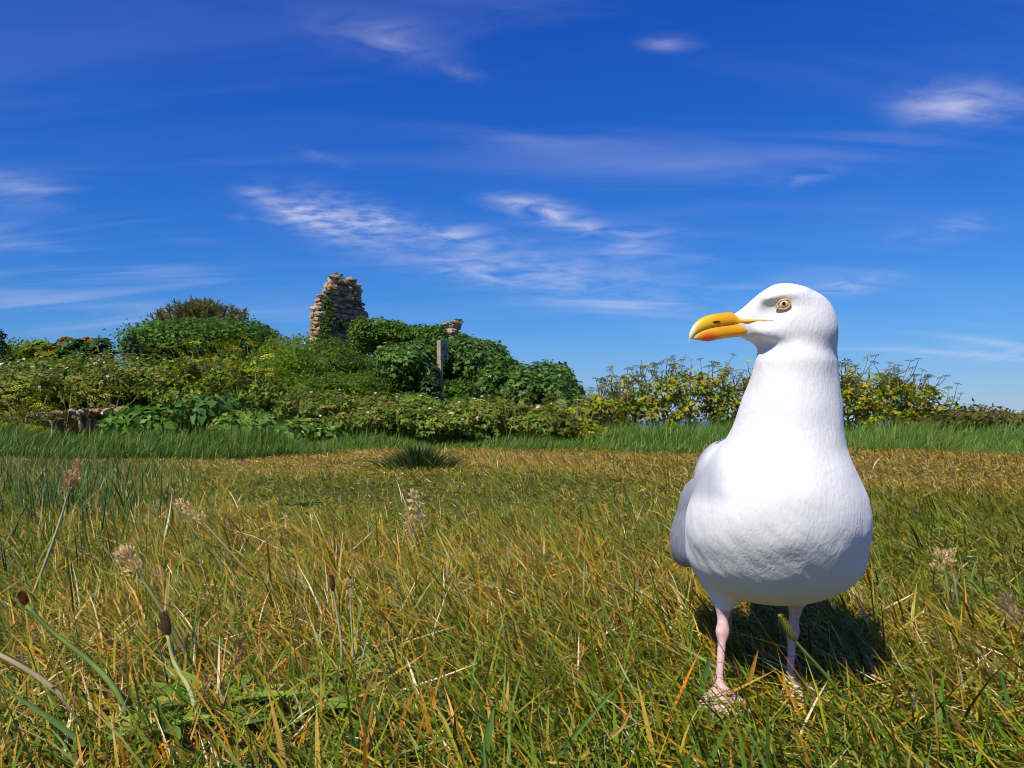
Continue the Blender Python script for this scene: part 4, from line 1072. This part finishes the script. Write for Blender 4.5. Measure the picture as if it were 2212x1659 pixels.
UMY = [umbel_mesh(10+i, [(.62, .60, .04), (.68, .60, .04), (.48, .52, .04)]) for i in range(3)]
UMW = [umbel_mesh(20+i, [(.78, .78, .70), (.65, .66, .5)]) for i in range(2)]
def umbellifer(label, group, px0, ptop, Y, spread, nu, meshes, us, nleaf, pal, w, name='umbellifer', lsize=.046, low=.12):
    base = P(px0, HZ, Y); base[2] = float(gz(base[0], base[1])); t = thing(name, label, 'plant', base, group)
    top = P(px0+rng.normal(0, 6), ptop, Y); H = top[2]-base[2]
    st = Soup(); base0 = base; top = top+np.array([rng.normal(0, .09), rng.normal(0, .12), rng.uniform(-.10, .03)]); H = top[2]-base[2]; mid = base*.5+top*.5+rng.normal(0, .06, 3); mc = bez([base, mid, top], 8); tube(st, mc, np.linspace(.014, .006, 8), (.17, .17, .045), 6)
    ends = [top]
    for q in range(nu-1):
        f = rng.uniform(.35, .9); s0 = np.array([np.interp(f, np.linspace(0, 1, 8), mc[:, a]) for a in range(3)])
        sgn = rng.choice([-1, 1]); e = s0+np.array([sgn*rng.uniform(.15, 1)*spread, rng.normal(0, spread*.6), rng.uniform(.35, .95)*(top[2]-s0[2])+rng.uniform(.03, .14)])
        tube(st, bez([s0, s0*.5+e*.5+np.array([sgn*.03, 0, -.03]), e], 6), np.linspace(.006, .003, 6), (.17, .17, .045), 5); ends.append(e)
    st.build('stem', stem_mat, t, off=base)
    for e in ends:
        o = obj('umbel', meshes[int(rng.integers(len(meshes)))], t, loc=e-base); s_ = us*rng.uniform(.6, 1.2); o.scale = (s_, s_, s_*.9)
        o.rotation_euler = (rng.normal(0, .25), rng.normal(0, .25), rng.uniform(0, 6.28))
    m = nleaf; nc = max(12, m//16); zc = rng.beta(1.2, 1.15, nc)*.86+.03; ac = rng.uniform(0, 6.28, nc); rc = np.sqrt(rng.random(nc)); wc = rng.integers(0, nc, m)
    z_ = np.clip(zc[wc]+rng.normal(0, .045, m), .02, 1.02)
    rad = spread*(.35+.75*np.sin(np.clip(z_, 0, 1)*2.4)); a = ac[wc]+rng.normal(0, .35, m); rr = np.clip(rc[wc]+rng.normal(0, .16, m), 0, 1.3)
    pt = base+(top-base)*np.array([1, 1, 0])*z_[:, None]+np.stack([np.cos(a)*rr*rad, np.sin(a)*rr*rad*.8, z_*H], 1)
    nn = unit(np.stack([np.cos(a), np.sin(a), np.full(m, .5)], 1)); sp = Soup()
    c = pick(m, pal, w, .2)
    scatter(sp, T_TR[0], T_TR[1], pt, leaf_frames(nn, .3, .5), lsize*rng.uniform(.5, 1.2, m), c); sp.build('foliage', leaf_mat, t, off=base, kind='stuff')
ul = 'tall yellowing umbellifer with flat seed heads growing beside the dark sycamores'
for (a_, b_, y_) in ((1246, 862, 8.8), (1265, 850, 9.1), (1285, 838, 8.9), (1304, 845, 9.0), (1318, 842, 9.2), (1335, 835, 8.9), (1352, 815, 9.0), (1385, 800, 9.3), (1412, 790, 8.9), (1440, 785, 9.2), (1470, 784, 8.9), (1500, 786, 9.3), (1530, 786, 9.0), (1562, 822, 9.2), (1590, 815, 9.0), (1625, 800, 9.2), (1665, 806, 9.0), (1710, 800, 9.2), (1755, 806, 9.0)):
    umbellifer(ul, 'umbellifers beside the sycamores', a_+rng.normal(0, 7), b_, y_, .26, 11, UMB, .055, 380 if a_ < 1400 else 440, YEL, (3, 3, 2, 2, 4))
ul = 'bushy yellowing umbellifer with flat seed heads next to the low brown docks'
for (a_, b_, y_) in ((1800, 800, 8.9), (1832, 796, 9.1), (1862, 794, 8.8), (1892, 798, 9.1), (1922, 804, 8.9), (1950, 800, 9.2), (1975, 802, 8.9), (2002, 806, 9.1), (2024, 838, 8.9)):
    umbellifer(ul, 'umbellifers next to the low docks', a_+rng.normal(0, 6), b_, y_, .27, 11, UMB, .055, 620 if a_ < 2000 else 260, YEL, (3, 3, 2.4, 2, 4))
ul = 'yellow-flowered umbellifer leaning out of the bramble bank'
for (a_, b_, y_) in ((392, 775, 8.75), (430, 752, 8.8), (470, 732, 8.85), (508, 742, 8.8), (542, 765, 8.75), (480, 785, 8.5), (425, 800, 8.45), (560, 800, 8.5), (520, 810, 8.4)):
    umbellifer(ul, 'yellow umbellifers on the bramble bank', a_, b_, y_, .28, 11, UMY, .068, 420, [(.23, .31, .018), (.16, .25, .018), (.36, .36, .02), (.11, .19, .018)], (4, 3, 1.4, 3), lsize=.05)
ul = 'yellow-flowered umbellifer growing just above the stone ledge'
for (a_, b_, y_) in ((120, 845, 8.35), (160, 850, 8.4), (200, 838, 8.35), (235, 848, 8.4), (265, 855, 8.3)):
    umbellifer(ul, 'yellow umbellifers above the stone ledge', a_, b_, y_, .18, 8, UMY, .060, 150, [(.20, .27, .02), (.14, .23, .02), (.36, .34, .02)], (4, 3, 1), lsize=.045)
ul = 'low golden umbellifer beside the end of the stone ledge'
for (a_, b_, y_) in ((5, 868, 7.9), (35, 862, 8.0), (65, 872, 7.9), (90, 885, 7.8), (-40, 865, 8.0), (-90, 870, 8.0)):
    umbellifer(ul, 'golden umbellifers at the ledge end', a_, b_, y_, .15, 8, UMY, .052, 170, [(.42, .36, .02), (.26, .28, .02), (.15, .20, .02)], (3, 3, 2), lsize=.042)
for (a_, b_, y_, w_) in ((690, 850, 8.6, 'below the bright green leafy bush'), (858, 846, 8.7, 'just before the sign post'), (1010, 872, 8.3, 'below the tall dark sycamores'), (1120, 866, 8.4, 'below the last dark sycamore'), (1235, 880, 8.3, 'where the brambles end')):
    umbellifer('single yellow-flowered umbellifer in the low brambles '+w_, 'single umbellifers in the low brambles', a_, b_, y_, .16, 6, UMY, .06, 110, [(.24, .25, .02), (.16, .21, .02), (.40, .28, .02)], (4, 3, 1.4), lsize=.045)
sp = Soup(); n = 420; bb = np.concatenate([rng.uniform(560, 1270, 300), rng.uniform(-200, 560, 120)]); yy = rng.uniform(7.9, 8.7, n); q3 = np.stack([(bb-CX)/FPX*yy, yy, 0*yy], 1); q3[:, 2] = gz(q3[:, 0], q3[:, 1])
blades(sp, q3, rng.uniform(.32, .62, n), rng.uniform(.004, .008, n), rng.uniform(0, 6.28, n), np.abs(rng.normal(R(7), R(6), n)), np.abs(rng.normal(R(30), R(18), n)), pick(n, [(.42, .36, .16), (.20, .26, .06), (.30, .32, .10)], (2, 3, 2), .2), None, 4)
sp.build('tall_grass', grass_mat, label='thin tall pale grass stems growing through the low brambles', cat='grass', kind='stuff')
ul = 'white-flowered umbellifer on the crest beside the tower base'
for (a_, b_, y_) in ((612, 738, 15), (632, 740, 15), (655, 746, 15)):
    umbellifer(ul, 'white umbellifers beside the tower', a_, b_, y_, .2, 10, UMW, .075, 200, BRIGHT, (3, 3, 2, 1), lsize=.06)

# low olive bushes and docks in brown seed at the far right
bush('low_scrub', 'low olive scrub at the foot of the bushy umbellifers', 'bush', [(2085, 908, 8.9, 72, 28, .5), (2180, 915, 8.9, 80, 20, .5), (2010, 925, 8.6, 50, 24, .4)], 3000, .05, [(.16, .16, .03), (.24, .18, .03), (.10, .12, .03)], (3, 2, 2), T_SM)
bush('low_scrub', 'low yellow-green scrub between the bramble end and the long grass', 'bush', [(1262, 930, 8.3, 40, 26, .4), (1300, 945, 8.1, 40, 20, .3)], 900, .05, YEL, (3, 3, 2, 1, 4), T_SM)
dk = Soup(); dst = Soup()
dl = 'dock stalk with rusty brown seed head above the long grass'
for q in range(80):
    a_ = rng.uniform(2040, 2420); Y = rng.uniform(8.6, 9.6); base = P(a_, HZ, Y); base[2] = float(gz(base[0], base[1]))
    top = P(a_+rng.normal(0, 5), 900-rng.uniform(0, 26)*(1.0 if a_ < 2150 else .65), Y)
    t = thing('dock_stalk', dl, 'plant', base, 'dock stalks in seed'); st = Soup(); c = bez([base, (base+top)/2+rng.normal(0, .01, 3), top], 6); tube(st, c, .004, (.20, .13, .06), 4); st.build('stem', stem_mat, t, off=base)
    m = 30; u = rng.uniform(.55, 1, m); pt = base+(top-base)*u[:, None]+rng.normal(0, .009, (m, 3)); sp = Soup()
    scatter(sp, T_SM[0], T_SM[1], pt, frames(rng.normal(size=(m, 3)), rng.normal(size=(m, 3))), rng.uniform(.016, .032, m), pick(m, [(.20, .10, .05), (.26, .15, .07), (.15, .09, .05)], (1, 1, 1), .2)); sp.build('seed_head', leaf_mat, t, off=base)

# ------------------------------------------------------------------ single stalks and weeds in the lawn
def at(pts):
    return np.array([P(*q) for q in pts])
def stalk(name, label, pts, r0, r1, col, group=None, sides=6):
    c = bez(at(pts), 16); c[0, 2] = min(c[0, 2], float(gz(c[0, 0], c[0, 1])))
    base = c[0].copy(); t = thing(name, label, 'plant', base, group)
    sp = Soup(); cols = np.asarray(col, float)
    tube(sp, c, np.linspace(r0, r1, 16), cols, sides); sp.build('stalk', stem_mat, t, True, off=base)
    return t, c, base
def spike(t, base, a, b, r, cols):
    """ribwort seed head: a knobbly spindle"""
    sp = Soup(); a = np.asarray(a); b = np.asarray(b); m = 150; u = np.linspace(0, 1, m); ang = np.arange(m)*2.4
    d = unit(b-a); x = unit(np.cross(d, [.3, .9, .2])); y = np.cross(d, x)
    rad = r*np.sqrt(np.clip(np.sin(np.pi*np.clip(u*.94+.05, 0, 1)), .02, 1)); out = np.cos(ang)[:, None]*x+np.sin(ang)[:, None]*y
    tube(sp, bez([a, (a+b)/2, b], 7), r*np.array([.3, .75, .9, .92, .85, .6, .15]), cols[0], 8)
    pt = a+(b-a)*u[:, None]+out*rad[:, None]*.72
    scatter(sp, T_OV[0]*np.array([1.3, 1, 1]), T_OV[1], pt, frames(unit(out*.75+d*.7), out), np.full(m, r*.75), pick(m, cols, np.ones(len(cols)), .2))
    sp.build('seed_head', leaf_mat, t, off=base)
def tuft_head(t, base, a, b, r, cols, m=90, name='seed_head'):
    """cocksfoot panicle: dense one-sided clusters of spikelets"""
    sp = Soup(); a = np.asarray(a); b = np.asarray(b); d = unit(b-a); L = np.linalg.norm(b-a)
    m = int(m*2.2); k = 5; cu = np.linspace(.05, .95, k); which = rng.integers(0, k, m); off = rng.normal(0, 1, (m, 3))
    cc = a+(b-a)*cu[:, None]+rng.normal(0, r*.35, (k, 3))
    pt = cc[which]+off*np.array([r*.42]*3)
    dr = unit(d+off*.38); scatter(sp, T_SM[0]*np.array([.8, 1, 1]), T_SM[1], pt, frames(dr, rng.normal(size=(m, 3))), L*.19*rng.uniform(.6, 1.2, m), pick(m, cols, np.ones(len(cols)), .18))
    sp.build(name, leaf_mat, t, off=base)
BROWN = [(.22, .13, .055), (.15, .085, .04), (.34, .21, .09)]
PINK = [(.78, .54, .24), (.84, .64, .30), (.64, .42, .18), (.86, .72, .38)]
STRAW = (.42, .34, .15)
t, c, b0 = stalk('cocksfoot', 'leaning cocksfoot grass with pinkish clustered seed head beside the dark ribwort', [(448, 1500, .817), (400, 1410, .81), (345, 1310, .80), (300, 1240, .80), (268, 1186, .80)], .0022, .0012, (.26, .27, .10))
tuft_head(t, b0, P(296, 1236, .80), P(264, 1180, .80), .006, PINK, 150); tuft_head(t, b0, P(342, 1248, .80), P(336, 1222, .80), .0045, PINK, 50); tuft_head(t, b0, P(296, 1240, .80), P(288, 1216, .795), .004, PINK, 40)
t, c, b0 = stalk('ribwort', 'ribwort plantain with dark brown seed head on a pale bent stalk', [(452, 1622, .68), (430, 1560, .685), (410, 1490, .69), (376, 1430, .70), (362, 1368, .70)], .0025, .0016, (.46, .46, .18))
spike(t, b0, P(364, 1372, .70), P(354, 1322, .70), .0036, BROWN)
t, c, b0 = stalk('ribwort', 'ribwort plantain with rusty round head on a thick green stalk, beside the tallest stem', [(302, 1615, .685), (255, 1500, .70), (195, 1430, .72), (110, 1362, .73), (58, 1308, .73)], .0030, .0019, (.13, .19, .035))
spike(t, b0, P(56, 1306, .73), P(45, 1280, .73), .0036, [(.22, .09, .03), (.15, .07, .03), (.30, .13, .04)])
t, c, b0 = stalk('cocksfoot', 'tall upright grass stem with purplish seed head among the dark wispy blades', [(58, 1318, 1.18), (100, 1210, 1.18), (134, 1112, 1.18), (152, 1045, 1.18)], .0026, .0014, (.40, .36, .20))
tuft_head(t, b0, P(150, 1052, 1.18), P(160, 1004, 1.18), .008, [(.60, .38, .17), (.70, .48, .24), (.48, .30, .14)], 130)
t, c, b0 = stalk('ribwort', 'small ribwort plantain standing upright with a slim brown head', [(734, 1472, .857), (738, 1400, .857), (729, 1330, .857), (719, 1274, .857)], .0018, .0011, (.36, .37, .20))
spike(t, b0, P(719, 1277, .857), P(716, 1243, .857), .0028, BROWN)
t, c, b0 = stalk('cocksfoot', 'short grass stem with small pink head next to the small upright ribwort', [(764, 1480, .85), (762, 1400, .85), (758, 1320, .85), (756, 1284, .85)], .0012, .0009, (.40, .38, .20))
tuft_head(t, b0, P(757, 1290, .85), P(754, 1248, .85), .0035, PINK, 60)
t, c, b0 = stalk('bent_grass', 'thin orange-brown bent grass stem crossing the pale ribwort stalk', [(448, 1645, .66), (470, 1560, .67), (495, 1480, .68), (515, 1398, .68)], .0012, .0007, (.42, .23, .06))
tuft_head(t, b0, P(503, 1450, .68), P(518, 1388, .68), .0035, [(.42, .24, .07), (.5, .32, .12)], 60)
t, c, b0 = stalk('bent_grass', 'thin russet bent grass stem low beside the broad plantain leaves', [(395, 1655, .655), (412, 1580, .66), (432, 1520, .66), (446, 1478, .66)], .0011, .0007, (.36, .22, .06))
tuft_head(t, b0, P(436, 1512, .66), P(448, 1470, .66), .004, [(.42, .24, .07), (.45, .30, .12)], 50)
t, c, b0 = stalk('cocksfoot', 'twin-headed cocksfoot with pale pink heads beside the gull', [(2046, 1330, 1.145), (2048, 1290, 1.145), (2044, 1250, 1.145), (2036, 1215, 1.145)], .0024, .0015, (.24, .26, .06))
tuft_head(t, b0, P(2030, 1232, 1.145), P(2026, 1188, 1.145), .006, PINK, 90); tuft_head(t, b0, P(2044, 1222, 1.145), P(2052, 1190, 1.145), .006, PINK, 80)
t, c, b0 = stalk('cocksfoot', 'slanting cocksfoot with beige head pointing away from the gull', [(560, 1262, 1.36), (500, 1195, 1.37), (450, 1140, 1.38), (412, 1106, 1.38)], .0022, .0013, (.26, .26, .09))
tuft_head(t, b0, P(428, 1120, 1.38), P(392, 1092, 1.38), .0085, PINK, 110)
t, c, b0 = stalk('dry_grass', 'pale dry grass spike standing in the middle of the lawn', [(925, 1180, 1.76), (912, 1135, 1.76), (902, 1098, 1.76), (893, 1068, 1.76)], .0022, .0012, (.58, .50, .34))
tuft_head(t, b0, P(912, 1132, 1.76), P(893, 1064, 1.76), .006, [(.85, .72, .36), (.75, .60, .28)], 80)
t, c, b0 = stalk('dry_grass', 'pale dry bent spike with orange tip next to the taller pale one', [(905, 1190, 1.70), (890, 1145, 1.70), (882, 1108, 1.70), (868, 1066, 1.70)], .0020, .0012, (.56, .44, .26))
tuft_head(t, b0, P(892, 1155, 1.70), P(880, 1105, 1.70), .008, [(.82, .64, .30), (.72, .50, .24)], 70)
t, c, b0 = stalk('foxtail_grass', 'green foxtail grass with yellowish spike in front of the gull leg', [(1838, 1532, .762), (1790, 1466, .762), (1742, 1412, .758), (1712, 1378, .757)], .0020, .0012, (.12, .19, .03))
spike(t, b0, P(1716, 1384, .757), P(1686, 1330, .757), .0036, [(.30, .30, .05), (.20, .23, .04), (.36, .33, .08)])
t, c, b0 = stalk('cocksfoot', 'nodding beige cocksfoot head at the outer side of the gull', [(2250, 1440, .92), (2225, 1385, .92), (2200, 1345, .92), (2182, 1322, .92)], .0018, .0012, (.38, .30, .12))
tuft_head(t, b0, P(2196, 1340, .92), P(2170, 1296, .92), .008, [(.48, .32, .18), (.55, .42, .26)], 110)
t, c, b0 = stalk('dead_stalk', 'thick pale dead stalk lying in the turf below the rusty ribwort', [(190, 1570, .73), (140, 1510, .72), (70, 1455, .71), (-20, 1405, .70)], .0032, .0022, (.60, .45, .22))
t, c, b0 = stalk('dead_stalk', 'bleached white curved straw lying on the broad plantain leaves', [(545, 1562, .725), (585, 1557, .725), (625, 1568, .725), (660, 1588, .72)], .0013, .0010, (.72, .70, .60))

def long_blade(label, pts, w, col, group=None):
    c = bez(at(pts), 12); base = c[0].copy(); t = thing('couch_grass', label, 'grass', base, group)
    d = unit(np.gradient(c, axis=0)); s_ = unit(np.cross(d, np.array([0, -1., .4]))); tp = w*np.sin(np.pi*np.clip(np.linspace(.25, 1, 12), 0, 1))**.7
    V = np.concatenate([c-s_*tp[:, None], c+np.array([0, .0012, -.0006]), c+s_*tp[:, None]]); F = [(i, i+1, 13+i, 12+i) for i in range(11)]+[(12+i, 13+i, 25+i, 24+i) for i in range(11)]
    sp = Soup(); sp.add(V, F, col); sp.build('blade', grass_mat, t, off=base)
long_blade('long dark green blade reaching from the front turf towards the gull', [(1170, 1680, .63), (1240, 1590, .63), (1300, 1520, .635), (1345, 1470, .64)], .0018, (.09, .18, .03))
long_blade('orange-tipped bent blade crossing the long dark green one', [(1215, 1662, .65), (1290, 1610, .65), (1345, 1570, .65), (1370, 1500, .65)], .0017, (.46, .27, .07))
long_blade('upright bright green blade standing by itself at the front of the lawn', [(1040, 1690, .62), (1052, 1600, .62), (1060, 1560, .622), (1068, 1520, .625)], .0030, (.11, .20, .03))
long_blade('broad green blade slanting beside the gull foot', [(1510, 1530, .78), (1518, 1480, .78), (1528, 1440, .78), (1534, 1408, .78)], .0028, (.08, .17, .03))
long_blade('orange dry blade curling up between the gull legs', [(1612, 1500, .80), (1622, 1460, .80), (1630, 1430, .80), (1638, 1402, .80)], .0022, (.45, .20, .03))
long_blade('thick blue-green blade leaning over the dead stalk', [(310, 1690, .62), (200, 1620, .62), (90, 1540, .62), (-20, 1470, .62)], .0024, (.12, .21, .05))

def rosette(name, label, px0, py0, n, L, w, cols, seed):
    r = np.random.default_rng(seed); Y = EYE*FPX/(py0-HZ); base = P(px0, py0, Y); base[2] = float(gz(base[0], base[1])); t = thing(name, label, 'plant', base)
    for i in range(n):
        a = 2*math.pi*i/n+r.normal(0, .25); ln = L*r.uniform(.7, 1.2); el0 = r.uniform(.25, .6); u = np.linspace(0, 1, 8)
        hd = np.array([math.cos(a), math.sin(a), 0]); sd = np.array([-math.sin(a), math.cos(a), 0])
        c = hd*(u*ln)[:, None]*.9+np.array([0, 0, 1])*(ln*(el0*u-.55*el0*u**2))[:, None]+np.array([0, 0, .006])
        wd = w*r.uniform(.8, 1.2)*np.sin(np.pi*np.clip(u*.9+.06, 0, 1))**.8
        V = np.concatenate([c-sd*wd[:, None]+np.array([0, 0, .003]), c, c+sd*wd[:, None]+np.array([0, 0, .003])]); F = [(j, j+1, 9+j, 8+j) for j in range(7)]+[(8+j, 9+j, 17+j, 16+j) for j in range(7)]
        sp = Soup(); sp.add(V, F, np.asarray(cols[r.integers(len(cols))])*r.uniform(.85, 1.15)); sp.build('leaf', grass_mat, t, True)
PL = [(.20, .33, .03), (.25, .37, .045), (.15, .27, .03), (.30, .36, .06)]
rosette('plantain_rosette', 'plantain rosette with broad pale green leaves around the dark ribwort stalk', 470, 1560, 11, .075, .0095, PL, 1)
rosette('plantain_rosette', 'flat plantain rosette with rounded light green leaves beneath the bleached straw', 640, 1570, 10, .070, .013, PL, 2)
rosette('plantain_rosette', 'plantain rosette growing at the foot of the small upright ribwort', 745, 1480, 10, .065, .010, PL, 3)
rosette('plantain_rosette', 'narrow-leaved plantain rosette at the front edge of the lawn', 330, 1625, 9, .07, .008, PL, 4)
rosette('lawn_weed', 'small dark green feathery weed in the middle of the left lawn', 650, 1092, 16, .075, .008, [(.05, .12, .025), (.07, .15, .03)], 5)
# dense dark tuft out on the lawn
sp = Soup(); c0 = P(905, 1012, EYE*FPX/(1022-HZ)); n = 1100; r_ = np.abs(rng.normal(0, .09, n)); a_ = rng.uniform(0, 6.28, n)
pos = np.stack([c0[0]+r_*np.cos(a_)*1.2, c0[1]+r_*np.sin(a_), 0*a_], 1); pos[:, 2] = gz(pos[:, 0], pos[:, 1]); c0[2] = float(gz(c0[0], c0[1]))
blades(sp, pos, rng.uniform(.09, .17, n), rng.uniform(.003, .006, n), a_+rng.normal(0, .5, n), R(8)+r_*4, R(35)+r_*6, pick(n, [(.05, .12, .02), (.09, .15, .025), (.035, .085, .02), (.22, .19, .05)], (4, 3, 3, 1.5), .2), None, 3)
t = thing('grass_tuft', 'dense dark green grass tussock standing alone on the lawn', 'grass', c0)
sp.build('blades', grass_mat, t, off=c0, kind='stuff')
